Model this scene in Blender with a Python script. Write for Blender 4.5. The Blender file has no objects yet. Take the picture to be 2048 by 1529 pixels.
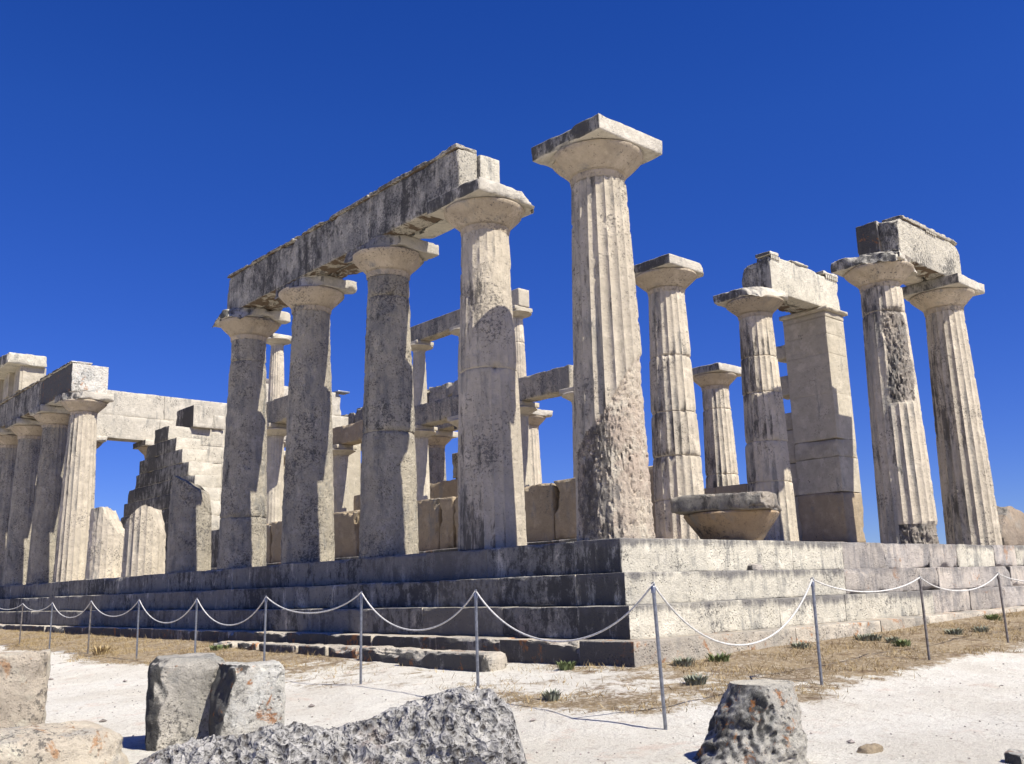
import bpy, math, random
import numpy as np
from mathutils import Euler, Vector

# ---------------------------------------------------------------- camera, sky, sun
SC = bpy.context.scene
COL = SC.collection
cam = bpy.data.cameras.new("camera"); CAM = bpy.data.objects.new("camera", cam); COL.objects.link(CAM)
cam.sensor_width = 36.0; cam.sensor_fit = 'HORIZONTAL'; cam.lens = 1904.22 / 2048 * 36
cam.clip_start = 0.1; cam.clip_end = 5000
CAM.location = (-8.3024, -7.4212, -0.5367)
CAM.rotation_euler = Euler((1.784494, 0.028938, -0.728147), 'XYZ')
SC.camera = CAM

SUN_DIR = Vector((-0.205, 0.98, 0)).normalized()      # way the light travels, seen from above
SUN_EL = math.radians(52.3)
W = bpy.data.worlds.new("World"); SC.world = W; W.use_nodes = True
wn = W.node_tree.nodes; wl = W.node_tree.links
bg = wn['Background']
sky = wn.new('ShaderNodeTexSky'); sky.sky_type = 'NISHITA'; sky.sun_disc = False
sky.sun_elevation = SUN_EL
sky.sun_rotation = math.atan2(-SUN_DIR.x, -SUN_DIR.y)
sky.altitude = 1200; sky.air_density = 1.0; sky.dust_density = 0.0; sky.ozone_density = 6.0
hs = wn.new('ShaderNodeHueSaturation'); hs.inputs['Saturation'].default_value = 1.27; hs.inputs['Hue'].default_value = 0.524
gm = wn.new('ShaderNodeGamma'); gm.inputs['Gamma'].default_value = 1.0
wl.new(sky.outputs[0], hs.inputs['Color']); wl.new(hs.outputs[0], gm.inputs[0]); 
tcw = wn.new('ShaderNodeTexCoord'); sxw = wn.new('ShaderNodeSeparateXYZ'); wl.new(tcw.outputs['Generated'], sxw.inputs[0])
mrw = wn.new('ShaderNodeMapRange'); mrw.inputs['From Min'].default_value = 0.0; mrw.inputs['From Max'].default_value = 0.45
mrw.inputs['To Min'].default_value = 1.0; mrw.inputs['To Max'].default_value = 0.0; wl.new(sxw.outputs[2], mrw.inputs['Value'])
mxw = wn.new('ShaderNodeMix'); mxw.data_type = 'RGBA'; mxw.blend_type = 'MULTIPLY'
wl.new(mrw.outputs[0], mxw.inputs[0]); wl.new(gm.outputs[0], mxw.inputs[6]); mxw.inputs[7].default_value = (0.42, 0.50, 0.82, 1)
wl.new(mxw.outputs[2], bg.inputs['Color'])
bg.inputs['Strength'].default_value = 0.085

sun = bpy.data.lights.new("sun", 'SUN'); SUN = bpy.data.objects.new("sun", sun); COL.objects.link(SUN)
sun.energy = 5.0; sun.angle = math.radians(0.5); sun.color = (1.0, 0.95, 0.85)
ldir = Vector((SUN_DIR.x * math.cos(SUN_EL), SUN_DIR.y * math.cos(SUN_EL), -math.sin(SUN_EL)))
SUN.rotation_euler = ldir.to_track_quat('-Z', 'Y').to_euler()

SC.view_settings.view_transform = 'Standard'; SC.view_settings.look = 'None'
SC.view_settings.exposure = 0.68; SC.view_settings.gamma = 1.0

# ---------------------------------------------------------------- helpers: noise and meshes
def _h(ix, iy, iz, s):
    n = (ix * 374761393 + iy * 668265263 + iz * 2147483647 + s * 974634623) & 0xffffffff
    n = ((n ^ (n >> 13)) * 1274126177) & 0xffffffff
    n = ((n ^ (n >> 16)) * 2246822519) & 0xffffffff
    return ((n ^ (n >> 15)) & 0xffffff) / float(0xffffff)

def vnoise(p, s=0):
    p = np.asarray(p, float); f = np.floor(p); i = f.astype(np.int64); t = p - f
    t = t * t * t * (t * (t * 6 - 15) + 10)
    out = 0
    for dx in (0, 1):
        for dy in (0, 1):
            for dz in (0, 1):
                w = (t[..., 0] if dx else 1 - t[..., 0]) * (t[..., 1] if dy else 1 - t[..., 1]) * (t[..., 2] if dz else 1 - t[..., 2])
                out = out + w * _h(i[..., 0] + dx, i[..., 1] + dy, i[..., 2] + dz, s)
    return out * 2 - 1

def fbm(p, freq=1.0, octv=4, s=0, gain=0.5):
    p = np.asarray(p, float) * freq; a = 1.0; o = 0; tot = 0
    for k in range(octv):
        o = o + a * vnoise(p + 17.3 * k, s + k); tot += a; a *= gain; p = p * 2.03
    return o / tot

def link(name, v, f, mats, parent=None, smooth=38, mi=None):
    me = bpy.data.meshes.new(name)
    v = np.asarray(v, float)
    me.from_pydata(v.tolist(), [], [tuple(q) for q in (f.tolist() if isinstance(f, np.ndarray) else f)])
    if not isinstance(mats, (list, tuple)): mats = [mats]
    for m in mats: me.materials.append(m)
    if mi is not None: me.polygons.foreach_set('material_index', np.asarray(mi, np.int32))
    if smooth:
        me.polygons.foreach_set('use_smooth', np.ones(len(me.polygons), bool))
        if smooth < 180: me.set_sharp_from_angle(angle=math.radians(smooth))
    me.update()
    o = bpy.data.objects.new(name, me); COL.objects.link(o)
    if parent is not None: o.parent = parent
    return o

def tag(o, label, cat, group=None, kind=None):
    if label: o['label'] = label
    if cat: o['category'] = cat
    if group: o['group'] = group
    o['kind'] = kind or 'thing'
    return o

def thing(name, label, cat, group=None, loc=(0, 0, 0), rz=0.0):
    e = bpy.data.objects.new(name, None); COL.objects.link(e)
    e.location = loc; e.rotation_euler = (0, 0, rz); e.empty_display_size = 0.2
    return tag(e, label, cat, group)

def join(parts):
    V = []; F = []; M = []; n = 0
    for t in parts:
        v, f = t[0], t[1]
        V.append(np.asarray(v)); F += [tuple(int(i) + n for i in q) for q in f]
        M += [t[2] if len(t) > 2 else 0] * len(f); n += len(v)
    return np.concatenate(V), F, M

def box_grid(lo, hi, res):
    lo = np.array(lo, float); hi = np.array(hi, float)
    n = np.maximum(np.round((hi - lo) / res).astype(int), 1)
    n = np.maximum(n, 2)
    ax = []
    for k in range(3):            # a finer ring right at the edges keeps the arrises crisp
        t = np.linspace(0, 1, n[k] + 1); e = min(0.012 / (hi[k] - lo[k]), 0.2)
        t = np.sort(np.concatenate([t, [e, 1 - e]])); ax.append(lo[k] + t * (hi[k] - lo[k]))
    nx, ny, nz = [len(a) for a in ax]
    I, J, K = np.meshgrid(np.arange(nx), np.arange(ny), np.arange(nz), indexing='ij')
    b = (I == 0) | (I == nx - 1) | (J == 0) | (J == ny - 1) | (K == 0) | (K == nz - 1)
    idx = -np.ones((nx, ny, nz), int); idx[b] = np.arange(b.sum())
    v = np.stack([ax[0][I[b]], ax[1][J[b]], ax[2][K[b]]], 1)
    F = []
    def quads(a, flip):
        q = np.stack([a[:-1, :-1], a[1:, :-1], a[1:, 1:], a[:-1, 1:]], -1).reshape(-1, 4)
        F.append(q[:, ::-1] if flip else q)
    quads(idx[0], True); quads(idx[-1], False)
    quads(idx[:, 0], False); quads(idx[:, -1], True)
    quads(idx[:, :, 0], True); quads(idx[:, :, -1], False)
    return v, np.concatenate(F)

def weather(v, lo, hi, seed, rough=0.006, bevel=0.006, chip=0.05, chipf=2.2, planes=(), rf=3.0):
    lo = np.array(lo); hi = np.array(hi); c = (lo + hi) / 2; h = (hi - lo) / 2
    s = seed * 7 + 1
    w = v - c
    ch = np.maximum(fbm(v, chipf, 4, s) - 0.02, 0) * chip * 1.7 + np.maximum(fbm(v, chipf * 4, 2, s + 31) - 0.1, 0) * chip * 0.5
    for a in range(3):
        for b in range(a + 1, 3):
            for sa in (-1, 1):
                for sb in (-1, 1):
                    nrm = np.zeros(3); nrm[a] = sa; nrm[b] = sb; nrm /= math.sqrt(2)
                    d0 = (h[a] + h[b]) / math.sqrt(2) - bevel - ch
                    over = np.maximum(w @ nrm - d0, 0)
                    w = w - over[:, None] * nrm
    v = w + c
    for pl in planes:                     # broken faces: (normal, point, roughness)
        nrm = np.array(pl[0], float); nrm /= np.linalg.norm(nrm); pt = np.array(pl[1], float); rg = pl[2] if len(pl) > 2 else 0.05
        over = np.maximum((v - pt) @ nrm - rg * fbm(v, 5.0, 4, s + 71), 0)
        v = v - over[:, None] * nrm
    d = np.stack([fbm(v, rf, 4, s + 3), fbm(v, rf, 4, s + 5), fbm(v, rf, 4, s + 9)], 1)
    if rough >= 0.012:
        d = d + 0.35 * np.stack([fbm(v, rf * 5, 3, s + 13), fbm(v, rf * 5, 3, s + 15), fbm(v, rf * 5, 3, s + 19)], 1)
    return v + d * rough

def block(lo, hi, res=0.06, seed=0, **k):
    v, f = box_grid(lo, hi, res)
    return weather(v, lo, hi, seed, **k), f

def tube(pts, r, seg=8, cap=True):
    pts = np.asarray(pts, float); n = len(pts)
    T = np.gradient(pts, axis=0); T /= np.linalg.norm(T, axis=1)[:, None]
    up = np.array([0, 0, 1.0]) if abs(T[0][2]) < 0.9 else np.array([1.0, 0, 0])
    r = np.broadcast_to(r, (n,))
    V = []
    for i in range(n):
        a = np.cross(T[i], up); a /= np.linalg.norm(a); b = np.cross(a, T[i])
        for k in range(seg):
            t = 2 * math.pi * k / seg; V.append(pts[i] + r[i] * (math.cos(t) * a + math.sin(t) * b))
    F = [(i * seg + k, i * seg + (k + 1) % seg, (i + 1) * seg + (k + 1) % seg, (i + 1) * seg + k) for i in range(n - 1) for k in range(seg)]
    if cap: F += [tuple(range(seg))[::-1], tuple((n - 1) * seg + k for k in range(seg))]
    return np.array(V), F

# ---------------------------------------------------------------- materials
class NT:
    def __init__(s, name):
        s.m = bpy.data.materials.new(name); s.m.use_nodes = True
        s.t = s.m.node_tree; s.n = s.t.nodes; s.l = s.t.links
        s.b = s.n['Principled BSDF']; s.b.inputs['Roughness'].default_value = 0.9
        try: s.b.inputs['Specular IOR Level'].default_value = 0.15
        except Exception: pass
        g = s.n.new('ShaderNodeNewGeometry'); s.pos = g.outputs['Position']; s.nor = g.outputs['Normal']; s.rnd = g.outputs['Random Per Island']
    def scale(s, v):
        m = s.n.new('ShaderNodeMapping'); s.l.new(s.pos, m.inputs[0])
        m.inputs['Scale'].default_value = v if isinstance(v, tuple) else (v, v, v); return m.outputs[0]
    def noise(s, sc, det=6, rough=0.6, vec=None, off=0.0, dist=0.0):
        n = s.n.new('ShaderNodeTexNoise'); n.inputs['Scale'].default_value = sc; n.inputs['Detail'].default_value = det
        n.inputs['Roughness'].default_value = rough; n.inputs['Distortion'].default_value = dist
        if vec is None:
            if off:
                m = s.n.new('ShaderNodeMapping'); s.l.new(s.pos, m.inputs[0]); m.inputs['Location'].default_value = (off, off * 1.7, -off); vec = m.outputs[0]
            else: vec = s.pos
        s.l.new(vec, n.inputs['Vector']); return n.outputs[0]
    def vor(s, sc, feat='F1', vec=None, rnd=1.0):
        n = s.n.new('ShaderNodeTexVoronoi'); n.feature = feat; n.inputs['Scale'].default_value = sc; n.inputs['Randomness'].default_value = rnd
        s.l.new(vec or s.pos, n.inputs['Vector']); return n.outputs['Distance']
    def ramp(s, x, a, b, lo=0.0, hi=1.0):
        n = s.n.new('ShaderNodeMapRange'); n.clamp = True; n.interpolation_type = 'SMOOTHSTEP'
        n.inputs['From Min'].default_value = a; n.inputs['From Max'].default_value = b
        n.inputs['To Min'].default_value = lo; n.inputs['To Max'].default_value = hi
        s.l.new(x, n.inputs['Value']); return n.outputs[0]
    def math(s, op, a, b=None, c=None):
        n = s.n.new('ShaderNodeMath'); n.operation = op
        for i, x in enumerate((a, b, c)):
            if x is None: continue
            if isinstance(x, (int, float)): n.inputs[i].default_value = x
            else: s.l.new(x, n.inputs[i])
        return n.outputs[0]
    def mix(s, f, a, b):
        n = s.n.new('ShaderNodeMix'); n.data_type = 'RGBA'
        if isinstance(f, (int, float)): n.inputs[0].default_value = f
        else: s.l.new(f, n.inputs[0])
        for i, x in ((6, a), (7, b)):
            if isinstance(x, tuple): n.inputs[i].default_value = (*x, 1)
            else: s.l.new(x, n.inputs[i])
        return n.outputs[2]
    def bump(s, h, st, dist, prev=None):
        n = s.n.new('ShaderNodeBump'); n.inputs['Strength'].default_value = st; n.inputs['Distance'].default_value = dist
        s.l.new(h, n.inputs['Height'])
        if prev is not None: s.l.new(prev, n.inputs['Normal'])
        return n.outputs[0]
    def done(s, col, nor=None):
        s.l.new(col, s.b.inputs['Base Color'])
        if nor is not None: s.l.new(nor, s.b.inputs['Normal'])
        return s.m

def stone(name, c1, c2, grey=(0.27, 0.255, 0.235), dark=(0.04, 0.039, 0.038), g_amt=0.5, d_amt=0.4, o_amt=0.0, north=0.5,
          streak=0.35, pit=0.5, fine=1.0, off=0.0, orange=(0.42, 0.17, 0.05), spk=0.5, vs=0.5, soffit=0.0, tone=0.22, osc=1.6, lip=0.0):
    """limestone: two base tones, grey lichen film, near-black crust, orange lichen, rain streaks, small pits"""
    c1, c2, grey = [(q[0], min(.84, q[1] * 1.02), q[2] * 0.985) for q in (c1, c2, grey)]
    t = NT(name)
    big = t.noise(0.9, 5, 0.6, off=off + 3.1)
    col = t.mix(t.ramp(big, 0.35, 0.65), c1, c2)
    mid = t.noise(6.0, 8, 0.68, off=off + 11)
    col = t.mix(t.ramp(mid, 0.42, 0.72, 0, 0.45), col, tuple(x * 0.62 for x in c2))
    col = t.mix(t.ramp(t.noise(3.2, 7, 0.7, off=off + 23), 0.5, 0.66, 0, 0.5), col, tuple(min(0.86, x * 1.22 + 0.05) for x in c1))
    # north sides carry more lichen; part of their shade is also put into the colour
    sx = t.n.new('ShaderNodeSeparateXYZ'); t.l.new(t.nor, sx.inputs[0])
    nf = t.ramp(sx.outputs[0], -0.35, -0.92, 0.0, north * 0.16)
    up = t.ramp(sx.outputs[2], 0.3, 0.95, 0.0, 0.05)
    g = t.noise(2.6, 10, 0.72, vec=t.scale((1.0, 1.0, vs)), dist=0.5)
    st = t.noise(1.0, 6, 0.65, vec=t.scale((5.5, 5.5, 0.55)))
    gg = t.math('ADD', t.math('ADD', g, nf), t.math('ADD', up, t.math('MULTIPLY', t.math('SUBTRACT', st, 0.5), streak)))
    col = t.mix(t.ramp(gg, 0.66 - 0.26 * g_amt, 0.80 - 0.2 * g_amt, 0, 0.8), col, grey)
    d = t.noise(8.0, 12, 0.80, vec=t.scale((1.03, 1.03, vs)), dist=0.3)
    d2 = t.noise(0.8, 4, 0.6, off=off + 77)
    dd = t.math('ADD', t.math('ADD', t.math('MULTIPLY', d, 0.62), t.math('MULTIPLY', d2, 0.38)), t.math('ADD', nf, t.math('MULTIPLY', t.math('SUBTRACT', st, 0.5), streak * 0.6)))
    col = t.mix(t.ramp(dd, 0.70 - 0.24 * d_amt, 0.78 - 0.2 * d_amt, 0, 0.8), col, dark)
    if spk:
        sp = t.noise(24, 6, 0.75, off=off + 13); sm = t.noise(1.7, 3, 0.6, off=off + 91)
        s2 = t.math('ADD', sp, t.math('MULTIPLY', t.math('SUBTRACT', sm, 0.5), 0.5))
        col = t.mix(t.ramp(s2, 0.66 - 0.06 * spk, 0.73 - 0.06 * spk, 0, 0.75), col, tuple(x * 1.5 + 0.02 for x in dark))
    if o_amt:
        oo = t.noise(osc, 9, 0.72, off=off + 63, dist=0.8)
        o2 = t.math('ADD', t.math('MULTIPLY', oo, 0.75), t.math('MULTIPLY', t.noise(13, 5, 0.7, off=off + 5), 0.25))
        col = t.mix(t.ramp(o2, 0.68 - 0.27 * o_amt, 0.75 - 0.26 * o_amt, 0, 0.85), col, orange)
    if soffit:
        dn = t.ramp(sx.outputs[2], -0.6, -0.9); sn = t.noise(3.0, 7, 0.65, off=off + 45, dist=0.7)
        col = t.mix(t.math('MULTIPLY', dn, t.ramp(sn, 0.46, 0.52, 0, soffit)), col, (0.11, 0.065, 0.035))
    if tone:                                 # each stone comes from its own bed
        col = t.mix(t.ramp(t.rnd, 0.0, 0.55, tone, 0.0), col, tuple(x * 0.45 for x in c2))
    if lip:                                  # grime running down from the upper edge of each step
        sp_ = t.n.new('ShaderNodeSeparateXYZ'); t.l.new(t.pos, sp_.inputs[0]); z = sp_.outputs[2]; acc = None
        for zt in (0.0, -0.398, -0.748):
            q = t.math('MULTIPLY', t.ramp(z, zt - 0.17, zt - 0.005), t.math('LESS_THAN', z, zt + 0.004))
            acc = q if acc is None else t.math('MAXIMUM', acc, q)
        ls = t.noise(1.0, 8, 0.7, vec=t.scale((7, 7, 1.2))); lb = t.noise(0.9, 4, 0.6, off=off + 7)
        gr = t.math('ADD', t.math('MULTIPLY', acc, 0.20), t.math('ADD', t.math('MULTIPLY', ls, 0.62), t.math('MULTIPLY', lb, 0.45)))
        col = t.mix(t.ramp(gr, 0.60, 0.78, 0, lip), col, (0.13, 0.125, 0.125))
    pv = t.vor(26); pn = t.noise(3.5, 4, 0.6, off=off + 29)
    pits = t.math('MULTIPLY', t.ramp(pv, 0.34, 0.1), t.ramp(pn, 0.48, 0.62))
    col = t.mix(t.math('MULTIPLY', pits, 0.55 * pit), col, tuple(x * 0.3 for x in c2))
    b1 = t.bump(t.noise(9, 10, 0.74, off=off + 2), min(1, 0.8 * fine), 0.05 * max(1, fine))
    b2 = t.bump(t.noise(40, 6, 0.72, off=off + 8), min(1, 0.8 * fine), 0.016, b1)
    b3 = t.bump(t.math('MULTIPLY', pits, -1.0), 0.8 * pit, 0.03, b2)
    return t.done(col, b3)

M = {}
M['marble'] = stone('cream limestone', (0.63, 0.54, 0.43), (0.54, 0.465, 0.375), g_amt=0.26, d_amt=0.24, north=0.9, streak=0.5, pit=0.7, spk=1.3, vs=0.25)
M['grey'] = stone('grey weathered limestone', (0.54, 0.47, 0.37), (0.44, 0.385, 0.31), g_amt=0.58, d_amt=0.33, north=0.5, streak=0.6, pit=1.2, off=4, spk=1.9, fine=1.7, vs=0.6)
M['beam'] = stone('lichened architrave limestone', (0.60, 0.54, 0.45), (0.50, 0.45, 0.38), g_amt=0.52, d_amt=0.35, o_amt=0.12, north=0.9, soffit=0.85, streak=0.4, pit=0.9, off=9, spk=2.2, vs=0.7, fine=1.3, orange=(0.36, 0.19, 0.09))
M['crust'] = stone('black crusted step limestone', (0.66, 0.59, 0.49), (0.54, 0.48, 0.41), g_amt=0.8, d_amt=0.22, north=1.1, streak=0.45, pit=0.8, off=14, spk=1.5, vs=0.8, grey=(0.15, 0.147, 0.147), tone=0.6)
M['pale'] = stone('pale cut limestone', (0.66, 0.60, 0.50), (0.56, 0.51, 0.43), lip=0.85, g_amt=0.42, d_amt=0.16, north=1.5, streak=0.8, pit=0.9, off=19, spk=1.1)
M['stain'] = stone('stained pinkish limestone', (0.58, 0.50, 0.43), (0.46, 0.41, 0.38), grey=(0.25, 0.235, 0.235), lip=0.6, g_amt=0.72, d_amt=0.34, o_amt=0.42, north=1.4, streak=0.8, pit=0.9, off=27, spk=1.2, tone=0.45, orange=(0.40, 0.23, 0.13))
M['found'] = stone('orange lichened foundation stone', (0.62, 0.54, 0.44), (0.48, 0.42, 0.36), g_amt=0.6, d_amt=0.38, o_amt=0.5, north=1.5, streak=0.4, pit=0.9, off=33, spk=1.2, osc=2.5, tone=0.35)
M['brown'] = stone('brown orthostate limestone', (0.46, 0.36, 0.25), (0.38, 0.30, 0.21), g_amt=0.4, d_amt=0.3, north=0.2, streak=0.5, pit=0.5, off=41)
M['smooth'] = stone('smooth restored ashlar', (0.52, 0.455, 0.365), (0.45, 0.395, 0.32), g_amt=0.25, d_amt=0.16, north=0.2, streak=0.6, pit=0.4, fine=0.7, off=47, spk=0.5)
M['lichen'] = stone('pale block with black and orange lichen', (0.74, 0.69, 0.62), (0.62, 0.58, 0.53), grey=(0.44, 0.43, 0.41), vs=0.9, g_amt=0.5, d_amt=0.72, tone=0, osc=7, o_amt=0.47, north=1.5, streak=0.1, pit=0.9, off=55, spk=1.5, fine=1.5)
M['darkrock'] = stone('dark lichened block', (0.62, 0.56, 0.49), (0.48, 0.44, 0.39), grey=(0.33, 0.32, 0.30), vs=0.8, g_amt=0.6, d_amt=0.84, tone=0, osc=6, o_amt=0.3, north=1.5, streak=0.1, pit=0.9, off=58, spk=1.8, fine=1.6)
M['mottled'] = stone('stump with black and orange lichen', (0.66, 0.61, 0.55), (0.54, 0.50, 0.45), grey=(0.36, 0.35, 0.33), vs=0.8, g_amt=0.5, d_amt=0.64, o_amt=0.50, tone=0, osc=8, north=0.8, streak=0.1, pit=0.9, off=65, spk=1.8, fine=1.8)
M['umber'] = stone('umber stained capital', (0.44, 0.31, 0.19), (0.34, 0.25, 0.17), g_amt=0.35, d_amt=0.42, o_amt=0.2, north=0.6, streak=0.3, pit=0.5, off=68, spk=0.8)
M['ashlar'] = stone('broken grey cella ashlar', (0.60, 0.54, 0.46), (0.52, 0.47, 0.40), g_amt=0.4, d_amt=0.14, north=1.5, streak=0.3, pit=0.4, off=93, spk=0.8, tone=0.35)  # high north amount: the wall's shaded side is darkened in the colour too
M['boulder'] = stone('dark brown boulder', (0.32, 0.25, 0.19), (0.25, 0.20, 0.16), g_amt=0.6, d_amt=0.6, north=0.5, streak=0.1, pit=0.6, off=97)
M['far'] = stone('far sunlit blocks', (0.58, 0.52, 0.44), (0.50, 0.45, 0.385), g_amt=0.5, d_amt=0.24, north=1.3, streak=0.7, pit=0.6, off=101, spk=1.2, tone=0.12)
M['bleach'] = stone('bleached block', (0.72, 0.62, 0.50), (0.62, 0.52, 0.42), g_amt=0.5, d_amt=0.62, o_amt=0.47, north=0.8, streak=0.1, pit=0.8, off=61, spk=1.6, fine=1.5, vs=1.0, osc=4, grey=(0.48, 0.44, 0.40), orange=(0.50, 0.28, 0.14))
M['rubble'] = stone('rough broken core', (0.72, 0.62, 0.50), (0.60, 0.48, 0.39), g_amt=0.3, d_amt=0.36, north=1.0, streak=0.0, pit=0.8, fine=1.3, off=71, spk=1.2)
M['gouge'] = stone('dark gouged core', (0.46, 0.39, 0.32), (0.32, 0.28, 0.25), g_amt=0.7, d_amt=0.62, north=0.6, streak=0.0, pit=1.0, fine=1.8, off=75, spk=1.2)
M['capital'] = stone('warm capital limestone', (0.54, 0.44, 0.33), (0.46, 0.375, 0.285), g_amt=0.34, d_amt=0.34, north=0.5, streak=0.3, pit=0.7, off=81, spk=1.4, vs=0.8)
M['abacus'] = stone('grey abacus limestone', (0.60, 0.54, 0.46), (0.50, 0.45, 0.39), g_amt=0.5, d_amt=0.26, north=1.25, streak=0.3, pit=0.5, off=87)

def pitted_mat():
    t = NT('honeycomb pitted limestone')
    w = t.n.new('ShaderNodeTexNoise'); w.inputs['Scale'].default_value = 7; w.inputs['Detail'].default_value = 4; t.l.new(t.pos, w.inputs['Vector'])
    va = t.n.new('ShaderNodeVectorMath'); va.operation = 'MULTIPLY_ADD'; va.inputs[1].default_value = (0.09, 0.09, 0.09)
    t.l.new(w.outputs['Color'], va.inputs[0]); t.l.new(t.pos, va.inputs[2]); vec = va.outputs[0]
    v1 = t.vor(17, vec=vec); v2 = t.vor(42, vec=vec)
    base = t.mix(t.ramp(t.noise(4, 8, 0.72), 0.4, 0.62), (0.31, 0.30, 0.28), (0.16, 0.155, 0.15))
    base = t.mix(t.ramp(t.noise(2.4, 6, 0.7, off=15), 0.56, 0.66, 0, 0.5), base, (0.27, 0.20, 0.165))
    col = t.mix(t.ramp(v1, 0.46, 0.66, 0, 0.4), base, (0.50, 0.48, 0.45))
    col = t.mix(t.ramp(v1, 0.36, 0.16, 0, 0.9), col, (0.055, 0.047, 0.042))
    col = t.mix(t.ramp(v2, 0.30, 0.14, 0, 0.7), col, (0.06, 0.055, 0.05))
    col = t.mix(t.ramp(t.noise(16, 7, 0.78, off=9), 0.56, 0.64, 0, 0.8), col, (0.05, 0.047, 0.046))
    col = t.mix(t.ramp(t.noise(11, 7, 0.75, off=4), 0.62, 0.68, 0, 0.7), col, (0.58, 0.56, 0.53))
    b = t.bump(v1, 1.0, 0.045); b = t.bump(v2, 0.9, 0.015, b); b = t.bump(t.noise(60, 5, 0.7), 0.7, 0.008, b)
    return t.done(col, b)
M['pitted'] = pitted_mat()

def simple(name, col, rough=0.5, metal=0.0, var=0.0, sc=20):
    t = NT(name); t.b.inputs['Roughness'].default_value = rough; t.b.inputs['Metallic'].default_value = metal
    n = t.noise(sc, 5, 0.6)
    return t.done(t.mix(t.ramp(n, 0.35, 0.7), col, tuple(x * (1 - var) for x in col)), t.bump(n, 0.15, 0.002))
M['steel'] = simple('galvanised steel', (0.30, 0.31, 0.33), 0.42, 0.75, 0.35, 30)
M['rust'] = simple('dull steel', (0.24, 0.215, 0.195), 0.55, 0.5, 0.5, 25)
M['rope'] = simple('white rope', (0.62, 0.60, 0.56), 0.85, 0, 0.35, 40)
M['lead'] = simple('grey metal sheet', (0.35, 0.37, 0.40), 0.4, 0.6, 0.2, 10)
M['sage'] = simple('grey green leaves', (0.24, 0.255, 0.19), 0.8, 0, 0.4, 12)
M['green'] = simple('fresh green leaves', (0.17, 0.21, 0.09), 0.8, 0, 0.4, 12)
M['pebble'] = simple('grey pebbles', (0.34, 0.30, 0.27), 0.9, 0, 0.6, 6)

def straw_mat():
    t = NT('dry straw grass'); 
    n = t.noise(1.4, 5, 0.65); n2 = t.noise(30, 3, 0.6)
    c = t.mix(t.ramp(n, 0.35, 0.65), (0.37, 0.275, 0.135), (0.24, 0.17, 0.085))
    c = t.mix(t.ramp(n2, 0.45, 0.65, 0, 0.7), c, (0.52, 0.41, 0.22))
    return t.done(c)
M['straw'] = straw_mat()

def ground_mat():
    t = NT('white limestone gravel and dry turf')
    at = t.n.new('ShaderNodeAttribute'); at.attribute_name = 'turf'
    n1 = t.noise(0.7, 6, 0.62); n2 = t.noise(7, 9, 0.72, off=3); n3 = t.noise(55, 6, 0.7, off=8); n4 = t.noise(2.2, 8, 0.7, off=21)
    gravel = t.mix(t.ramp(n1, 0.38, 0.64), (0.75, 0.72, 0.635), (0.66, 0.62, 0.53))
    gravel = t.mix(t.ramp(n2, 0.55, 0.70, 0, 0.4), gravel, (0.50, 0.41, 0.34))
    gravel = t.mix(t.ramp(n3, 0.54, 0.66, 0, 0.65), gravel, (0.30, 0.26, 0.215))
    gravel = t.mix(t.ramp(t.noise(1.0, 9, 0.75, vec=t.scale((14, 7, 9))), 0.54, 0.66, 0, 0.6), gravel, (0.42, 0.34, 0.27))
    gravel = t.mix(t.ramp(n4, 0.57, 0.66, 0, 0.4), gravel, (0.62, 0.46, 0.36))
    soil = t.mix(t.ramp(n4, 0.38, 0.62), (0.32, 0.245, 0.145), (0.22, 0.165, 0.10))
    soil = t.mix(t.ramp(t.noise(18, 8, 0.75, off=33), 0.47, 0.62, 0, 0.85), soil, (0.52, 0.44, 0.33))
    soil = t.mix(t.ramp(t.noise(4, 8, 0.7, off=41), 0.53, 0.63, 0, 0.8), soil, (0.17, 0.115, 0.07))
    f = t.math('ADD', at.outputs['Fac'], t.math('MULTIPLY', t.math('SUBTRACT', t.noise(3.2, 10, 0.76, off=5), 0.5), 2.2))
    f = t.math('ADD', f, t.math('MULTIPLY', t.math('SUBTRACT', t.noise(24, 6, 0.7, off=6), 0.5), 0.7))
    col = t.mix(t.ramp(f, 0.34, 0.66), gravel, soil)
    b = t.bump(t.noise(6, 10, 0.74, off=2), 0.9, 0.07); b = t.bump(n3, 0.8, 0.02, b)
    return t.done(col, b)
M['ground'] = ground_mat()

# ---------------------------------------------------------------- ground
def gbase(x, y):
    dn = np.maximum(-1 - x, 0); dw = np.maximum(-1 - y, 0); d = np.hypot(dn, dw)
    b = -1.34 + 0.0052 * np.clip(y + 1, 0, 40) + 0.020 * np.clip(x + 1, 0, 12)
    return b - 0.075 * np.minimum(d, 3) - 0.02 * np.clip(d - 3, 0, 12)

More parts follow.
